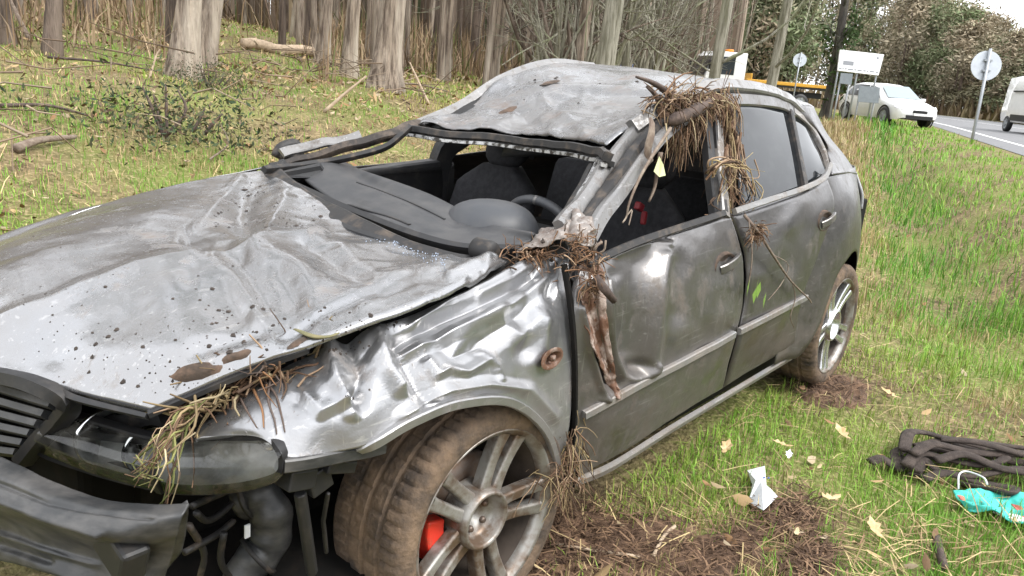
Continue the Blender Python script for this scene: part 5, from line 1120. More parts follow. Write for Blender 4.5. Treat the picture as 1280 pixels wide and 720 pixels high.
for s in (-1, 1):
    b = MB(); b.add([(1.80, s * .83, .66), (2.03, s * .66, .60), (2.10, s * .46, .60), (2.0, s * .48, .72), (1.72, s * .80, .77)], [(0, 1, 2, 3, 4)]); q = b.build('headlight', M['chrome'], hb_, smooth=False)
    for v in q.data.vertices: v.co += Vector((.03, s * .02, .01))
    b = MB(); b.box((.72, s * .98, .98), (.12, .16, .11)); b.build('wing_mirror', M['white'], hb_, bevel=.02)
    for dx in (-1.3, 1.3): b = MB(); b.lathe([(.33, 0), (.40, 0)], 24, (dx, s * .897, .32)); b.build('wheel_arch', M['vblack'], hb_)
b = MB(); b.box((2.11, 0, .56), (.05, .55, .10)); b.build('grille', M['vblack'], hb_, smooth=False)
b = MB(); b.box((2.09, 0, .36), (.10, 1.05, .13)); b.build('lower_intake', M['vblack'], hb_, smooth=False)
b = MB(); b.box((2.13, 0, .46), (.02, .5, .09)); b.build('number_plate', M['offwhite'], hb_, smooth=False)
# white van cut by the frame
P1 = D(1303, 168, 34); P1[2] = .512
va = empty('delivery_van', P1, R_(207), label='white panel van on the road at the right edge', cat='van')
st = [(-2.55, .5, 1.2, 2.2, .93, .82), (-2.5, .42, 1.2, 2.33, .96, .86), (-1.5, .42, 1.25, 2.38, .97, .87), (.6, .42, 1.25, 2.38, .97, .86), (1.0, .42, 1.25, 2.30, .97, .82), (1.75, .42, 1.2, 1.45, .96, .80), (2.3, .42, 1.0, 1.16, .92, .72), (2.55, .48, .8, .92, .80, .62)]
car_shell(st).build('body', M['white'], va)
side_glass(va, [(.55, 1.30), (1.5, 1.28), (1.35, 1.42), (.95, 2.0), (.55, 2.05)], .97, .85, 1.25, 2.35, M['vglass'])
b = MB(); b.add([(1.80, -.78, 1.50), (1.80, .78, 1.50), (1.07, .74, 2.26), (1.07, -.74, 2.26)], [(0, 1, 2, 3)]); b.build('windscreen', M['vglass'], va, smooth=False)
for x in (-1.6, 1.75):
    for y in (-.98, .98): road_wheel(va, x, y, .34)
for s in (-1, 1):
    b = MB(); b.box((-.1, s * .975, .62), (2.3, .03, .26)); b.build('side_trim', M['vblack'], va, smooth=False, bevel=.01)
    b = MB(); b.box((1.35, s * 1.12, 1.45), (.14, .16, .34)); b.build('wing_mirror', M['vblack'], va, bevel=.02)
    b = MB(); b.box((-.9, s * .975, 1.72), (1.2, .02, .06)); b.build('slide_rail', M['vblack'], va, smooth=False)
    b = MB(); b.add([(2.2, s * .9, .85), (2.52, s * .7, .85), (2.42, s * .68, 1.05), (2.15, s * .86, 1.1)], [(0, 1, 2, 3)]); b.build('headlight', M['chrome'], va, smooth=False)
# recovery truck among the trees
P2 = D(922, 112, 37); P2[2] = gz(P2[0], P2[1])
tt = empty('recovery_truck', (P2[0], P2[1], .5), R_(-222 + 360), label='white cabbed recovery truck with yellow flat bed behind the wreck', cat='truck')
# own frame: +x points to the cab
cabm = MB(); cabm.add([(x, y, z) for x, z in ((.2, .6), (2.0, .6), (2.05, 1.25), (1.75, 2.15), (1.55, 2.35), (.2, 2.35)) for y in (-1.02, 1.02)], [(0, 2, 4, 6, 8, 10), (11, 9, 7, 5, 3, 1)] + [(2 * i, 2 * i + 1, (2 * i + 3) % 12, (2 * i + 2) % 12) for i in range(6)])
cabm.build('cab', M['white'], tt, smooth=False, bevel=.04)
for s in (-1, 1):
    b = MB(); b.add([(x, s * 1.03, z) for x, z in ((.75, 1.38), (1.85, 1.38), (1.62, 2.12), (.75, 2.15))], [(0, 1, 2, 3)]); b.build('window', M['vglass'], tt, smooth=False)
    b = MB(); b.box((1.95, s * 1.2, 1.75), (.1, .18, .4)); b.build('wing_mirror', M['vblack'], tt, bevel=.02)
b = MB(); b.add([(2.075, -.9, 1.3), (2.075, .9, 1.3), (1.79, .88, 2.12), (1.79, -.88, 2.12)], [(0, 1, 2, 3)]); b.build('windscreen', M['vglass'], tt, smooth=False)
b = MB(); b.add([(.185, -.8, 1.5), (.185, .8, 1.5), (.185, .8, 2.1), (.185, -.8, 2.1)], [(0, 1, 2, 3)]); b.build('rear_window', M['vglass'], tt, smooth=False)
b = MB(); b.box((.9, 0, 2.42), (.25, 1.5, .10)); b.build('beacon_bar', M['orange'], tt, bevel=.02)
for s in (-1, 1):
    b = MB(); b.box((-2.1, s * 1.02, 1.22), (4.4, .10, .14)); b.build('bed_rail', M['yellow'], tt, smooth=False, bevel=.015)
b = MB(); b.box((-2.1, 0, 1.10), (4.4, 2.0, .08)); b.build('bed_floor', M['vblack'], tt, smooth=False)
b = MB(); b.box((-.1, 0, 1.38), (.08, 2.1, .3)); b.build('headboard', M['yellow'], tt, smooth=False, bevel=.02)
b = MB(); b.box((-1.6, 0, .8), (4.6, .8, .25)); b.build('chassis', M['vblack'], tt, smooth=False)
b = MB(); b.box((-4.7, 0, 1.08), (.9, 2.0, .10), Matrix.Rotation(-.12, 3, 'Y')); b.build('tail_ramp', M['vblack'], tt, smooth=False)
for x in (1.2, -2.6):
    for y in (-1.0, 1.0): road_wheel(tt, x, y, .42, .28)
# a small vehicle mostly hidden behind the mossy tree
P3 = D(772, 84, 42)
sc_ = empty('parked_car', (P3[0], P3[1], P3[2] - .75), R_(215), label='blue car with red lamp glimpsed behind the mossy pale tree', cat='car')
st = [(-2.0, .42, .75, .80, .72, .62), (-1.75, .24, .92, 1.28, .80, .58), (-.9, .22, .93, 1.45, .84, .6), (.25, .22, .90, 1.38, .84, .58), (1.05, .22, .88, .95, .84, .64), (1.9, .25, .68, .77, .78, .56), (2.05, .32, .55, .62, .66, .5)]
car_shell(st).build('body', M['blue'], sc_); side_glass(sc_, [(-1.5, .98), (.75, .94), (.25, 1.30), (-.9, 1.36)], .83, .6, .93, 1.43, M['vglass'])
for s in (-1, 1):
    b = MB(); b.box((-1.93, s * .68, .92), (.12, .25, .22)); b.build('tail_light', M['redv'], sc_, smooth=False)
    for x in (-1.3, 1.3): road_wheel(sc_, x, s * .85, .31)
# round signs seen from behind
def round_sign(top, foot, r, label, dist):
    c = D(*top, dist); f_ = D(*foot, dist); base = np.array((f_[0], f_[1], f_[2]))
    t = empty('road_sign', base, label=label, cat='sign')
    up = Vector(c - base); b = MB(); b.tube([Vector((0, 0, -.6)) , up * .5, up + up.normalized() * r * 1.12], r * .10, 10); b.build('post', M['grey'], t)
    toward = Vector((CM[2][0], CM[2][1], 0)).normalized(); n_ = 32; side = Vector((toward.y, -toward.x, 0)); upn = up.normalized()
    vs = [];
    for off in (r * .13, r * .17):
        vs += [up + toward * off + side * r * math.cos(2 * math.pi * i / n_) + upn * r * math.sin(2 * math.pi * i / n_) for i in range(n_)]
    b = MB(); b.add(vs, [tuple(range(n_)), tuple(range(2 * n_ - 1, n_ - 1, -1))] + [(i, n_ + i, n_ + (i + 1) % n_, (i + 1) % n_) for i in range(n_)]); b.build('disc', M['signback'], t, smooth=False)
    b = MB()
    for k in (-.35, .35): b.box(up + upn * r * k + toward * r * .1, (r * .5, r * .3, r * .12), Matrix.Rotation(math.atan2(toward.y, toward.x) - math.pi / 2, 3, 'Z'))
    b.build('clamp', M['grey'], t, smooth=False)
round_sign((1234, 82), (1217, 168), 19 / FPX * 22, 'large round sign seen from behind on a leaning post by the road', 22)
round_sign((1000, 75), (992, 118), 8.5 / FPX * 26, 'small round sign seen from behind beside the tow truck bed', 26)
# billboard and the sign backs below it
dB = 29
q = [D(1050, 62, dB), D(1105, 68, dB), D(1098, 94, dB), D(1047, 88, dB)]
q = [np.array(p) for p in q]
bb = empty('billboard', (q[3] + q[2]) / 2 * np.array((1, 1, 0)) + np.array((0, 0, .45)), label='white billboard with grey print above the white hatchback', cat='sign')
o0 = np.array(bb.location); nrm = np.cross(q[1] - q[0], q[3] - q[0]); nrm /= np.linalg.norm(nrm)
if nrm @ CM[2] > 0: nrm = -nrm
b = MB(); b.add([p - o0 for p in q] + [p - nrm * .08 - o0 for p in q], [(0, 1, 2, 3), (7, 6, 5, 4), (0, 4, 5, 1), (1, 5, 6, 2), (2, 6, 7, 3), (3, 7, 4, 0)]); b.build('board', M['offwhite'], bb, smooth=False)
ex, ey = q[1] - q[0], q[3] - q[0]
def onb(s, t_, w_, h_, name, mt):
    b = MB(); p = q[0] + nrm * .006 - o0; b.add([p + ex * s + ey * t_, p + ex * (s + w_) + ey * t_, p + ex * (s + w_) + ey * (t_ + h_), p + ex * s + ey * (t_ + h_)], [(0, 1, 2, 3)]); b.build(name, mt, bb, smooth=False)
onb(.10, .50, .24, .20, 'print_block', M['inkgrey']); onb(.84, .16, .05, .10, 'print_mark', M['inkgrey'])
for i, (s, w_) in enumerate(((.02, .06), (.10, .03), (.15, .05), (.22, .12), (.37, .04), (.44, .10), (.57, .06), (.66, .03), (.72, .10), (.86, .05))): onb(s, .85 + .01 * (i % 2), w_, .06, 'print_word', M['inkgrey'])
for s in (.03, .5, .97):
    p = q[3] + (q[2] - q[3]) * s - nrm * .10 - o0; b = MB(); b.tube([p + (q[0] - q[3]) * .9, p, np.array((p[0], p[1], -.5))], .035, 8); b.build('post', M['grey'], bb)
for u0, v0, u1, v1, lab in ((1051, 91, 1066, 104, 'dark square sign back hanging below the billboard'), (1074, 107, 1100, 127, 'grey sign back on two posts in front of the white hatchback')):
    dd = 27.5; c = [D(u0, v0, dd), D(u1, v0 + (u1 - u0) * .08, dd), D(u1 - 2, v1 + 2, dd), D(u0 - 2, v1, dd)]; base = D((u0 + u1) / 2, v1 + 20, dd); base = np.array((base[0], base[1], .45))
    t = empty('sign_panel', base, label=lab, cat='sign'); b = MB(); b.add([p - base for p in c] + [p - base + CM[2] * .03 for p in c], [(3, 2, 1, 0), (4, 5, 6, 7), (0, 1, 5, 4), (1, 2, 6, 5), (2, 3, 7, 6), (3, 0, 4, 7)]); b.build('panel', M['signdark'], t, smooth=False)
    for f_ in (.12, .88):
        p = c[0] + (c[1] - c[0]) * f_ - base + CM[2] * .06; b = MB(); b.tube([p, (p[0], p[1], -.3)], .03, 8); b.build('post', M['grey'], t)
# ------------------------------------------------------------------ things lying about
COLS = {'straw': [(.36, .28, .15), (.25, .185, .10), (.38, .31, .19), (.17, .12, .065)], 'brown': [(.19, .115, .07), (.11, .065, .04), (.29, .20, .13), (.07, .045, .03)], 'green': [(.19, .19, .07), (.30, .27, .12), (.14, .15, .05)]}
def clump(name, paths, cols, mt='straw', **k):
    """paths: list of (points, radius) -> one tangle of thin stalks, each with a colour of its own"""
    V = []; F = []; Cc = []; n = 0
    for i, (p, r) in enumerate(paths):
        mb = MB(); kk = len(p); mb.tube(p, [r * (1 - .6 * j / (kk - 1)) for j in range(kk)], 4, cap=False); V += mb.v; F += [tuple(a + n for a in f) for f in mb.f]; c = np.array(cols[random.randrange(len(cols))]) * random.uniform(.7, 1.25); Cc += [c] * len(mb.v); n += len(mb.v)
    return color_mesh(name, np.array(V), [np.array(F)], np.array(Cc), M[mt], smooth=True, **k)
def wisps(c, n, spread, L, drop, r, out=(0, -1, 0), aim=None, jit=.5):
    res = []
    for i in range(n):
        p = Vector(c) + Vector([random.gauss(0, s) for s in spread]); d = (Vector(aim) if aim else Vector((random.gauss(0, 1), random.gauss(0, .6), random.gauss(0, .6)))).normalized() + Vector([random.gauss(0, jit) for _ in range(3)]) ; d.normalize()
        l = L * random.uniform(.4, 1.3); pts = [p]
        for k in range(4):
            d = (d + Vector([random.gauss(0, .22) for _ in range(3)]) + Vector((0, 0, -drop))).normalized(); pts.append(pts[-1] + d * l / 4)
        res.append((pts, r * random.uniform(.6, 1.4)))
    return res
# soil crumbs on the bonnet and wing: thrown on in clusters
cr = MB(); oct_v = [(1, 0, 0), (-1, 0, 0), (0, 1, 0), (0, -1, 0), (0, 0, 1), (0, 0, -1)]; oct_f = [(0, 2, 4), (2, 1, 4), (1, 3, 4), (3, 0, 4), (2, 0, 5), (1, 2, 5), (3, 1, 5), (0, 3, 5)]
def crumb(p, nrm, s):
    k = [random.uniform(.6, 1.3) for _ in range(6)]; s *= .66 * random.choice((.5, .7, 1, 1.5)); cr.add([Vector(p) + nrm * s * .1 + (Vector(v) - nrm * .55 * nrm.dot(Vector(v))) * s * k[i] for i, v in enumerate(oct_v)], oct_f)
zones = [(340,270,60,24,110,.006), (290,262,40,24,50,.005), (270,395,90,45,110,.0045), (150,440,80,40,60,.0045), (230,470,70,18,60,.005), (330,430,60,18,50,.005), (430,400,60,25,40,.005), (90,420,60,50,25,.004), (420,437,26,7,22,.007), (478,398,30,10,16,.006), (280,500,30,18,40,.004), (262,520,20,14,24,.004), (320,240,20,12,40,.007), (440,492,18,6,8,.004), (640,120,70,25,26,.005), (720,100,80,10,30,.007), (690,318,30,14,40,.006), (40,350,40,40,14,.004), (180,330,60,30,16,.004)]
for cx, cy, sx, sy, n, s in zones:
    for i in range(n):
        h = cast(random.gauss(cx, sx * .6), random.gauss(cy, sy * .6), ('bonnet', 'front_wing', 'roof', 'pillar_foot'))
        if h: crumb(h[0], h[1], s * random.choice((.35, .5, .5, .7, 1, 1.5)))
cr.build('soil_crumbs', M['soil'], smooth=False, kind='stuff', label='dark crumbs of soil scattered over the bonnet, wing and roof')
gl_ = MB()
for i in range(160):
    u = random.uniform(455, 560); v = 283 + (u - 455) * .40 + random.gauss(6, 5); p = cast(u, v, ('bonnet', 'dashboard'))
    if p:
        s = random.uniform(.0008, .0028); k = [random.uniform(.5, 1.2) for _ in range(6)]; gl_.add([Vector(p[0]) + Vector((0, 0, .004)) + Vector(q) * s * k[j] for j, q in enumerate(oct_v)], oct_f)
gl_.build('glass_crumbs', mat('broken_glass', (.32, .38, .48), .25, spec=.6), smooth=False, kind='stuff', label='bluish crumbs of broken windscreen along the foot of the screen')
# flat mud pats
def pat(u, v, a, b_, label, mt='recess', th=.005):
    h = cast(u, v)
    if not h: return
    n = h[1]; e1 = n.orthogonal().normalized(); e1 = Vector((1, -.2, 0)) - n * Vector((1, -.2, 0)).dot(n); e1.normalize(); e2 = n.cross(e1); mb = MB(); vs = [h[0] + n * th]; N = 18
    for ring, (rr, zz) in enumerate(((.55, .8), (1, -.1))):
        for i in range(N):
            an = 2 * math.pi * i / N; q = rr * (1 + .35 * mn.noise(Vector((math.cos(an) * 2, math.sin(an) * 2, u * .1)))); vs.append(h[0] + e1 * a * q * math.cos(an) + e2 * b_ * q * math.sin(an) + n * th * zz)
    mb.add(vs, [(0, 1 + i, 1 + (i + 1) % N) for i in range(N)] + [(1 + i, 1 + N + i, 1 + N + (i + 1) % N, 1 + (i + 1) % N) for i in range(N)]); mb.build('mud_pat', M[mt], label=label, cat='mud')
pat(247, 465, .045, .018, 'oval brown mud pat near the front edge of the bonnet')
pat(296, 444, .030, .010, 'thin brown mud pat on the bonnet beside the wing gap')
pat(676, 83, .085, .05, 'dark mud pat at the back of the roof', 'soil', .010)
pat(688, 103, .06, .025, 'flat mud smear in the middle of the roof')
pat(634, 138, .05, .022, 'small dark mud smear on the front of the roof')
pat(372, 428, .025, .010, 'small mud pat under the curled leaf on the bonnet')
# curled leaf on the bonnet
h = cast(400, 420); pts = crline([Vector(cast(368, 418)[0]) + Vector((0, 0, .012)), Vector(cast(395, 423)[0]) + Vector((0, 0, .004)), Vector(cast(420, 422)[0]) + Vector((0, 0, .008)), Vector(cast(436, 417)[0]) + Vector((0, 0, .03))], 14)
lf = MB(); lf.tube(pts, [.002 + .009 * math.sin(math.pi * min(1, (i + 1) / 13)) * (1 - i / 18) for i in range(14)], 6, flat=.35); lf.build('curled_leaf', mat('olive_leaf', (.12, .115, .05), .6, noise=(40, (.2, .17, .08), .4, .7)), label='curled olive leaf lying on the bonnet by the wing gap', cat='leaf')
# the big tangle over the centre pillar
c = Y(868, 118, .24)
P = wisps(Y(868, 128, .225), 430, (.085, .028, .018), .085, .34, .0021) + wisps(Y(905, 145, .20), 210, (.032, .018, .06), .11, .38, .002, aim=(.1, -.2, -1), jit=.4) + wisps(Y(858, 158, .20), 90, (.05, .02, .02), .12, .4, .002, aim=(0, -.2, -1), jit=.4) + wisps(Y(840, 128, .24), 110, (.06, .02, .018), .09, .22, .003)
clump('grass_root_clump', P, COLS['straw'][1:] + COLS['brown'] + COLS['brown'] + COLS['brown'], label='big tangle of straw and roots draped over the centre pillar', cat='debris')
lg = MB(); lg.tube(crline([Y(835,152,.20), Y(852,146,.185), Y(868,138,.18), Y(886,128,.20)], 10), [.010, .018, .024, .019, .022, .017, .023, .021, .017, .018], 9); lg.build('broken_branch', M['darkwood'], label='short broken branch caught in the straw on the centre pillar', cat='branch')
for pp, lab in (([(795, 96), (815, 103), (838, 118), (850, 135)], 'dark forked twig poking from the straw tangle over the roof'), ([(808, 108), (820, 120), (828, 140), (840, 148)], 'second dark twig below the forked one on the roof edge')):
    b = MB(); b.tube(crline([Y(u, v, .27 - .01 * i) for i, (u, v) in enumerate(pp)], 12), [.004 + .012 * i / 11 for i in range(12)], 6); b.build('twig', M['darkwood'], label=lab, cat='twig')
strip('mud_crust', [Y(822,140,.25), Y(842,130,.25), Y(866,124,.24), Y(888,122,.235), Y(908,132,.22), Y(912,160,.17)], lambda t: .030 + .014 * math.sin(t * 23), .02, (0, -1, .5), M['mud'], None, 40, lump=.022, label='crust of wet brown mud packed under the straw on the roof edge', cat='mud')
# bark strip hanging over the A pillar
strip('bark_strip', [Y(815,150,.19), Y(813,170,.17), Y(810,190,.165), Y(812,206,.165)], .035, .008, (0, -1, 0), M['wood'], None, 12, lump=.01, label='pale strip of bark hanging over the windscreen pillar', cat='bark')
# hanging root with pale leaf in the front window
rt = empty('hanging_root', Y(838, 160, .15), label='hanging root with one pale green leaf in the front window', cat='root')
o0 = np.array(rt.location); b = MB(); b.tube(crline([Y(838,160,.15) - o0, Y(815,195,.13) - o0, Y(798,225,.11) - o0, Y(786,255,.10) - o0, Y(783,270,.10) - o0, Y(778,278,.09) - o0], 20), [.006 * (1 - .6 * i / 19) for i in range(20)], 5)
b.tube(crline([Y(826,190,.14) - o0, Y(822,212,.14) - o0, Y(818,235,.13) - o0, Y(811,252,.13) - o0], 12), [.008 * (1 - .5 * i / 11) for i in range(12)], 5); b.tube(crline([Y(783,270,.10) - o0, Y(790,262,.10) - o0, Y(786,281,.08) - o0], 8), .0025, 4); b.build('root', M['wood'], rt)
b = MB(); b.add([Y(u, v, y_) - o0 for u, v, y_ in ((824,195,.13), (817,214,.12), (824,221,.10), (832,219,.11), (829,205,.14))], [(0, 1, 2), (0, 2, 4), (4, 2, 3)]); b.build('leaf', M['palegreen'], rt, smooth=False)
# root loop at the rear window
P = []
for k in range(9):
    j = lambda a: a + random.uniform(-7, 7)
    P.append((crline([Y(j(888), j(222), .07), Y(j(893), j(205), .05), Y(j(915), j(202), .05), Y(j(932), j(215), .05), Y(j(940), j(240), .03)], 14), random.uniform(.0025, .005)))
for k in range(26):
    u, v = random.uniform(898, 945), random.uniform(190, 250); P.append((crline([Y(u, v, .09), Y(u + random.uniform(-16, 16), v + random.uniform(8, 25), .06), Y(u + random.uniform(-20, 22), v + random.uniform(22, 55), .04)], 8), random.uniform(.0015, .004)))
for k in range(30):
    u, v = random.uniform(905, 930), random.uniform(160, 215); P.append((crline([Y(u, v, .15), Y(u + random.uniform(-6, 6), v + 20, .12), Y(u + random.uniform(-8, 14), v + random.uniform(30, 70), .06)], 8), random.uniform(.0025, .007)))
clump('root_tangle', P, COLS['brown'] + COLS['straw'][:2], label='looped brown roots hanging in front of the rear door window', cat='root')
# root and sprig down the rear door
vr = empty('trailing_root', Y(945, 285, -.02), label='thin root with a green sprig trailing down between the doors', cat='root')
o0 = np.array(vr.location); b = MB()
b.tube(crline([Y(930,268,.02) - o0, Y(948,290,-.03) - o0, Y(966,318,-.04) - o0, Y(988,350,-.05) - o0, Y(1010,372,-.06) - o0, Y(1014,378,-.06) - o0], 24), [.006 * (1 - .5 * i / 23) for i in range(24)], 5)
b.tube(crline([Y(936,275,0) - o0, Y(940,320,-.035) - o0, Y(934,365,-.035) - o0], 12), .0025, 4); b.tube(crline([Y(990,352,-.05) - o0, Y(994,372,-.05) - o0, Y(988,395,-.05) - o0, Y(992,408,-.05) - o0], 12), .0022, 4); b.tube(crline([Y(966,318,-.04) - o0, Y(985,330,-.04) - o0, Y(978,352,-.04) - o0, Y(960,375,-.04) - o0], 12), .0018, 4); b.build('root', M['wood'], vr)
b = MB()
for u, v, a in ((948,362,0), (940,368,1), (952,374,2), (946,356,3), (938,360,4)):
    c = Y(u, v, -.05) - o0; b.add([c + np.array((dx * .035, -.012 * math.sin(a + dx), dz * .05)) for dx, dz in ((0, -.6), (.35, 0), (.1, .6), (-.4, .1))], [(0, 1, 2, 3)])
b.build('leaf', M['leaf'], vr, smooth=False)
clump('mud_clod', wisps(Y(945, 290, -.02), 130, (.025, .010, .014), .045, .3, .002), COLS['brown'], label='reddish root clod stuck between the two doors', cat='debris')
# straw on the headlamp and in the wing gap
P = []
for k in range(26):
    j = lambda a, s=8: a + random.gauss(0, s); q = random.random()
    P.append((crline([X(j(245), j(508), -.62), X(j(225), j(528), -.68), X(j(203), j(552), -.735), X(j(186, 10), j(580, 9), -.76), X(j(180, 12), j(596, 14), -.765)] if q < .65 else [X(j(232), j(525), -.66), X(j(224), j(560), -.71), X(j(214), j(600), -.74), X(j(206), j(630, 12), -.74)], 12), random.uniform(.001, .0032)))
clump('straw_clump', P, COLS['straw'][1:] + COLS['green'] + COLS['brown'], label='bunch of yellow straw hanging over the headlight', cat='debris')
P = []
for k in range(120):
    t = random.random(); u = 215 + 190 * t; v = 522 - 92 * t; P += wisps(Y(u, v + 5, .25 - .10 * t), 1, (.02, .02, .008), .10, .05, .003)
clump('grass_litter', P, COLS['brown'] + COLS['straw'], label='dead grass stuffed into the gap between bonnet and wing', cat='debris')
P = []
for k in range(26):
    h = cast(random.gauss(338, 9), random.gauss(472, 7))
    if h: P += wisps(h[0] + h[1] * .008, 1, (.01, .01, .004), .05, .15, .002)
for pp in ([(332,478),(345,495),(352,520),(356,540)], [(340,470),(336,500),(343,525),(346,543)], [(300,495),(310,515),(322,535)], [(352,468),(358,485),(352,500)], [(318,488),(328,512),(330,535)]):
    q = [cast(*p_) for p_ in pp]
    if all(q): P.append((crline([a[0] + a[1] * .004 for a in q], 12), .003))
clump('orange_root_tuft', P, [(.19, .10, .05), (.13, .08, .05), (.11, .08, .065), (.09, .07, .06)], label='tuft of orange brown roots on the front wing edge', cat='debris')
# door-foot clump and pillar debris
P = wisps(Y(712, 568, -.01), 120, (.02, .015, .05), .10, .3, .0018, aim=(0, -.3, -1), jit=.5) + wisps(Y(700, 592, -.02), 70, (.03, .02, .02), .09, .3, .0018)
clump('grass_clump', P, COLS['brown'] + COLS['straw'][:2], label='brown grass and roots snagged behind the front wheel arch', cat='debris')
P = wisps(Y(742, 352, .0), 110, (.02, .010, .03), .04, .2, .0018) + wisps(Y(725, 312, .05), 130, (.04, .012, .03), .045, .15, .0018) + wisps(Y(672, 316, .15), 170, (.05, .02, .012), .05, .12, .002)
clump('root_debris', P, COLS['brown'] + [(.20, .11, .06)], label='rusty brown root debris packed at the foot of the windscreen pillar', cat='debris')
b = MB(); b.tube([Y(744,345,-.01), Y(755,360,-.035), Y(768,376,-.05)], [.010, .012, .009], 7); b.build('dark_stick', M['darkwood'], label='short dark stick jutting from the crushed door corner', cat='stick')
b = MB(); b.tube(crline([Y(742,318,.03), Y(745,308,.02), Y(752,302,.02)], 6), .004, 5); b.tube(crline([Y(748,316,.03), Y(755,312,.02), Y(757,300,.02)], 6), .003, 5); b.build('twig', M['wood'], label='little grey twig standing on the door edge by the pillar', cat='twig')
# litter on the ground at right --------------------------------------------
g0 = ground_at(950, 628); pa = MB()
pp = [(932,598), (953,598), (958,622), (970,632), (951,655), (934,634), (938,618)]
top = []
for i, (u, v) in enumerate(pp):
    g = ground_at(u, v); top.append(Vector(g) + Vector((0, 0, .035 + .02 * math.sin(i * 2.1))))
cen_ = sum(top, Vector()) / 7 + Vector((0, 0, .03)); f1 = Vector(ground_at(941, 620)) + Vector((0, 0, .06)); f2 = Vector(ground_at(958, 634)) + Vector((0, 0, .07))
vs = top + [cen_, f1, f2]; pa.add(vs + [v - Vector((0, 0, .004)) for v in vs], [(0, 1, 8), (1, 7, 8), (1, 2, 7), (2, 3, 9), (2, 9, 7), (3, 4, 9), (4, 7, 9), (4, 5, 7), (5, 6, 8), (5, 8, 7), (6, 0, 8)]); po = pa.build('crumpled_paper', M['paper'], smooth=False, label='crumpled white paper lying in the grass', cat='paper')
b = MB(); p_ = cen_ + Vector((.02, 0, .004)); b.box(p_, (.010, .006, .003)); b.box(p_ + Vector((.012, -.012, 0)), (.006, .006, .003)); b.build('blue_print', mat('blue_print', (.05, .10, .3), .6), po, smooth=False)
# webbing bundle
def gp(u, v, h): g = ground_at(u, v); return Vector(g) + Vector((0, 0, h))
rb_ = empty('webbing_strap', ground_at(1190, 590), label='heap of dark brown lifting webbing looped on the grass', cat='strap'); o0 = rb_.location.copy()
loops = [([(1085,588),(1100,586),(1120,592),(1140,580),(1180,572),(1230,578),(1290,590),(1330,600)], .035), ([(1125,585),(1130,566),(1150,560),(1175,566),(1210,576),(1260,580),(1320,585)], .075), ([(1128,600),(1145,588),(1180,590),(1220,598),(1248,596),(1240,584),(1200,580),(1150,578)], .06), ([(1140,602),(1150,592),(1175,602),(1215,606),(1270,603),(1330,610)], .045), ([(1152,608),(1180,604),(1230,612),(1262,618),(1258,630),(1235,622),(1200,612)], .03), ([(1120,596),(1118,578),(1140,566),(1160,572),(1150,590),(1140,602)], .03), ([(1170,575),(1215,583),(1280,596),(1340,606)], .09), ([(1135,592),(1160,584),(1210,588),(1260,590),(1330,596)], .085), ([(1140,572),(1185,566),(1240,574),(1330,590)], .045), ([(1165,596),(1200,592),(1250,606),(1330,616)], .07)]
for L_, hh_ in loops:
    Pp = crline([gp(u, v, hh_ + .012 * math.sin(i * 1.9)) - o0 for i, (u, v) in enumerate(L_)], 36); b = MB(); b.tube(Pp, .024, 8, flat=.34); b.build('strap_loop', M['rope'], rb_)
# teal and coral cloth
tc_ = empty('face_mask', ground_at(1240, 640), label='teal and coral cloth mask with white loop beside the webbing', cat='mask'); o0 = np.array(tc_.location)
def gq(u, v, h): return np.array(ground_at(u, v)) + np.array((0, 0, h)) - o0
patch('cloth', [[gq(1188,626,.03) + o0, gq(1215,624,.035) + o0, gq(1250,626,.03) + o0, gq(1275,630,.04) + o0, gq(1300,636,.04) + o0], [gq(1196,636,.025) + o0, gq(1222,640,.045) + o0, gq(1255,642,.022) + o0, gq(1280,648,.035) + o0, gq(1305,655,.03) + o0], [gq(1212,648,.015) + o0, gq(1235,655,.04) + o0, gq(1262,662,.03) + o0, gq(1285,668,.03) + o0, gq(1308,675,.02) + o0]], 40, 60, M['teal'], None, (0, 0, 1), [([(1200,630),(1240,640),(1290,646)], 5, .014, 'v'), ([(1215,648),(1250,650),(1290,660)], 4, -.010, 'v'), ([(1205,640),(1225,632)], 5, -.010, 'v')], amp=.006, scale=16, ramp=.005, rscale=14).parent = tc_
for ob in list(tc_.children): ob.location = -tc_.location
def on_cloth(u, v):
    h = [t.ray_cast(Vector(CP), Vector(ray(u, v)).normalized()) for k, t in BV.items() if k.startswith('cloth')][0]
    return np.array(h[0]) + (0, 0, .004) if h[0] is not None else gq(u, v, .035) + o0
for poly, nm, mt_ in (([(1191,628),(1201,629),(1206,640),(1198,636)], 'trim', 'coral'), ([(1264,630),(1276,633),(1290,650),(1278,646)], 'trim', 'coral'), ([(1222,640),(1245,637),(1252,644),(1232,647)], 'printed_shape', 'tealdark'), ([(1238,651),(1268,654),(1296,667),(1264,661)], 'lining', 'paper')):
    b = MB(); v1 = [on_cloth(u, v) - o0 for u, v in poly]; b.add(v1 + [p - np.array((0, 0, .006)) for p in v1], [(0, 1, 2, 3), (7, 6, 5, 4)] + [(i, 4 + i, 4 + (i + 1) % 4, (i + 1) % 4) for i in range(4)]); b.build(nm, M[mt_], tc_, smooth=False)
b = MB(); b.tube(crline([gq(1194,626,.05), gq(1193,616,.07), gq(1203,612,.07), gq(1222,622,.08), gq(1228,628,.07)], 20), .003, 6); b.build('ear_loop', M['paper'], tc_)
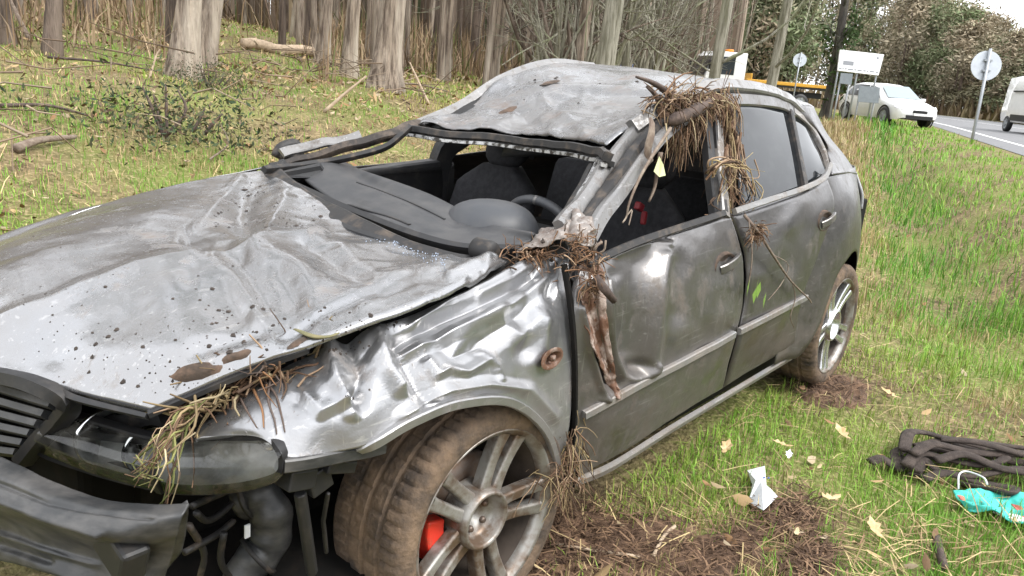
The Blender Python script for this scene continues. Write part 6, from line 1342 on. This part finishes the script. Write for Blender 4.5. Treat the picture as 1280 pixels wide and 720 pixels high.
# larger single leaves on the grass
def leaf_obj(u, v, s, a, col, label):
    g = Vector(ground_at(u, v)) + Vector((0, 0, .05)); b = MB(); vs = []
    oc = [(-1, 0), (-.7, .18), (-.35, .16), (-.2, .42), (.1, .3), (.35, .46), (.6, .22), (1, .0), (.6, -.2), (.3, -.45), (.1, -.28), (-.2, -.4), (-.35, -.15), (-.7, -.16)]
    for x_, y_ in oc: vs.append(g + Vector((s * (x_ * math.cos(a) - y_ * math.sin(a)), s * (x_ * math.sin(a) + y_ * math.cos(a)), s * (.5 * y_ * y_ * 2 + .25 * x_ * x_ + .2 * x_))))
    n = len(vs); vs.append(g); b.add(vs, [(n, i, (i + 1) % n) for i in range(n)]); b.build('dead_leaf', col, label=label, cat='leaf', smooth=False)
leaf_obj(1050, 556, .055, .9, M['deadleaf'], 'large pale oak leaf standing up right of the paper'); leaf_obj(975, 570, .045, 2.2, M['deadleaf'], 'reddish tan leaf above the white paper'); leaf_obj(905, 575, .05, .2, M['deadleaf'], 'curled tan leaf near the sill')
leaf_obj(1110, 505, .05, 1.4, M['deadleaf'], 'pale leaf right of the torn earth by the rear wheel'); leaf_obj(1035, 640, .06, 2.9, M['deadleaf'], 'broad pale leaf between paper and mask'); leaf_obj(1090, 680, .05, .7, M['deadleaf'], 'tan leaf near the bottom edge below the webbing'); leaf_obj(1065, 365, .05, 1.2, M['deadleaf'], 'pale leaf beside the rear wheel'); leaf_obj(983, 585, .03, .3, M['paper'], 'tiny whitish scrap of leaf above the paper')
for pp, r_, lab in (([(815,706),(828,680),(842,668)], .006, 'thin pale twig in the mud below the sill'), ([(690,690),(740,700),(800,708)], .005, 'long straw twig lying beside the front wheel'), ([(1168,682),(1172,700),(1178,722)], .014, 'dark stub of stick near the bottom edge')):
    b = MB(); b.tube(crline([gp(u, v, .03) for u, v in pp], 8), r_, 6); b.build('twig', M['darkwood' if r_ > .01 else 'palewood'], label=lab, cat='twig')
# ------------------------------------------------------------------ the forest floor: log, sticks, shrub
def forest_pt(u, v, h=0.): g = ground_at(u, v); return Vector(g) + Vector((0, 0, h))
a_, b__ = forest_pt(303, 62, .10), forest_pt(390, 73, .10); L2 = b__ - a_
b = MB(); n_ = 8; b.tube([a_ + L2 * i / 7 + Vector((0, 0, .03 * math.sin(i * 1.3))) for i in range(8)], [.095, .10, .095, .10, .105, .10, .095, .10], 14); b.build('fallen_log', M['palewood'], label='barkless pale log lying between the trunks', cat='log')
sticks = [([(405, 140), (430, 118), (458, 95)], .022, 'pale stick leaning up from the grass toward the thick eucalyptus', (.0, .25, .55), 'palewood'),
 ([(536, 130), (522, 100), (512, 78)], .02, 'pale peeled stick leaning behind the far pillar', (0, .3, .6), 'palewood'),
 ([(38, 52), (22, 20), (8, -10)], .03, 'grey pole leaning among the left trunks', (0, .5, 1.0), 'wood'),
 ([(186, 100), (195, 70), (200, 62)], .012, 'thin upright twig left of the stout grey trunk', (0, .2, .4), 'palewood'),
 ([(0, 138), (60, 142), (110, 150)], .016, 'dark fallen branch lying at the left edge', (.03, .05, .03), 'darkwood'),
 ([(60, 78), (130, 88), (200, 96)], .014, 'mossy branch lying below the brown trunks', (.05, .08, .05), 'darkwood'),
 ([(460, 108), (520, 112), (560, 118)], .02, 'fallen stick by the foot of the thick eucalyptus', (.05, .08, .04), 'wood'),
 ([(20, 192), (50, 188), (95, 178)], .03, 'mossy broken branch in the yellow grass', (.03, .06, .03), 'wood'),
 ([(262, 205), (285, 200), (276, 180)], .008, 'bent thin twig beyond the bonnet', (.03, .12, .15), 'wood')]
for pp, r_, lab, hts, mt_ in sticks:
    base = forest_pt(*pp[0]); dist = float((np.array(base) - CP) @ CM[2])
    pts_ = [forest_pt(u, v, h_) if max(hts) < .2 else Vector(D(u, v, dist)) for (u, v), h_ in zip(pp, hts)]
    b = MB(); b.tube(crline(pts_, 12), [r_ * (1 - .5 * i / 11) for i in range(12)], 7); b.build('stick', M[mt_], label=lab, cat='stick')
# brash heaps of thin sticks
for (u, v), n_, sp, lab in (((425, 102), 70, .7, 'heap of brown brash sticks left of the thick eucalyptus'), ((60, 90), 70, 1.4, 'heap of brash among the left trunks'), ((600, 95), 70, 1.2, 'brash heap behind the roof corner')):
    c = forest_pt(u, v, .15); P = []
    for i in range(n_):
        p = c + Vector((random.gauss(0, sp), random.gauss(0, sp), 0)); p.z = gz(p.x, p.y) + random.uniform(.02, .35); a = random.random() * 6.28; L_ = random.uniform(.3, 1.1); P.append(([p, p + Vector((math.cos(a), math.sin(a), random.gauss(0, .25))) * L_ / 2, p + Vector((math.cos(a + .2), math.sin(a + .2), random.gauss(0, .3))) * L_], random.uniform(.004, .011)))
    clump('brash_heap', P, [(.20, .145, .10), (.12, .085, .06), (.27, .21, .15)], label=lab, kind='stuff')
# dark evergreen shrub
sh = empty('low_shrub', ground_at(212, 178), label='low dark green shrub with bare upright stems beyond the bonnet', cat='shrub')
n = 2000; g = np.random.default_rng(5); p0 = g.normal(0, 1, (n, 3)) * (.40, .40, .14) + (0, 0, .16); p0[:, 2] = np.abs(p0[:, 2]); ax = g.normal(0, 1, (n, 3)); ax /= np.linalg.norm(ax, axis=1, keepdims=True); bx = np.cross(ax, g.normal(0, 1, (n, 3))); bx /= np.linalg.norm(bx, axis=1, keepdims=True); s = .022 * (.6 + .8 * g.random((n, 1)))
cl = np.array([(.035, .055, .028), (.055, .075, .035), (.085, .085, .045), (.14, .10, .065)])[g.integers(0, 4, n)] * (.7 + .6 * g.random((n, 1))); bi = np.arange(n)[:, None] * 4
color_mesh('foliage', np.stack([p0 - ax * s, p0 + bx * s * .35, p0 + ax * s, p0 - bx * s * .35], 1).reshape(-1, 3), [bi + np.array([[0, 1, 2, 3]])], np.repeat(cl, 4, 0), M['needles'], sh)
b = MB(); o0 = np.array(sh.location); dist = float((o0 - CP) @ CM[2])
for pp in ([(205,172),(190,135),(178,108)], [(207,172),(197,140),(192,118)], [(208,172),(208,135),(207,105)], [(240,165),(250,148),(256,135)], [(255,168),(268,152),(278,142)], [(205,172),(232,140),(222,112)]):
    b.tube(crline([D(u, v, dist) - o0 for u, v in pp], 8), [.016, .015, .014, .012, .011, .010, .008, .006], 5)
b.build('stem', M['darkwood'], sh)
sh2 = sh.copy(); link(sh2); sh2.location = ground_at(262, 112); sh2.scale = (.55, .55, .6); sh2['label'] = 'smaller dark green shrub at the foot of the stout grey trunk'
for ch in sh.children: link(ch.copy(), sh2)
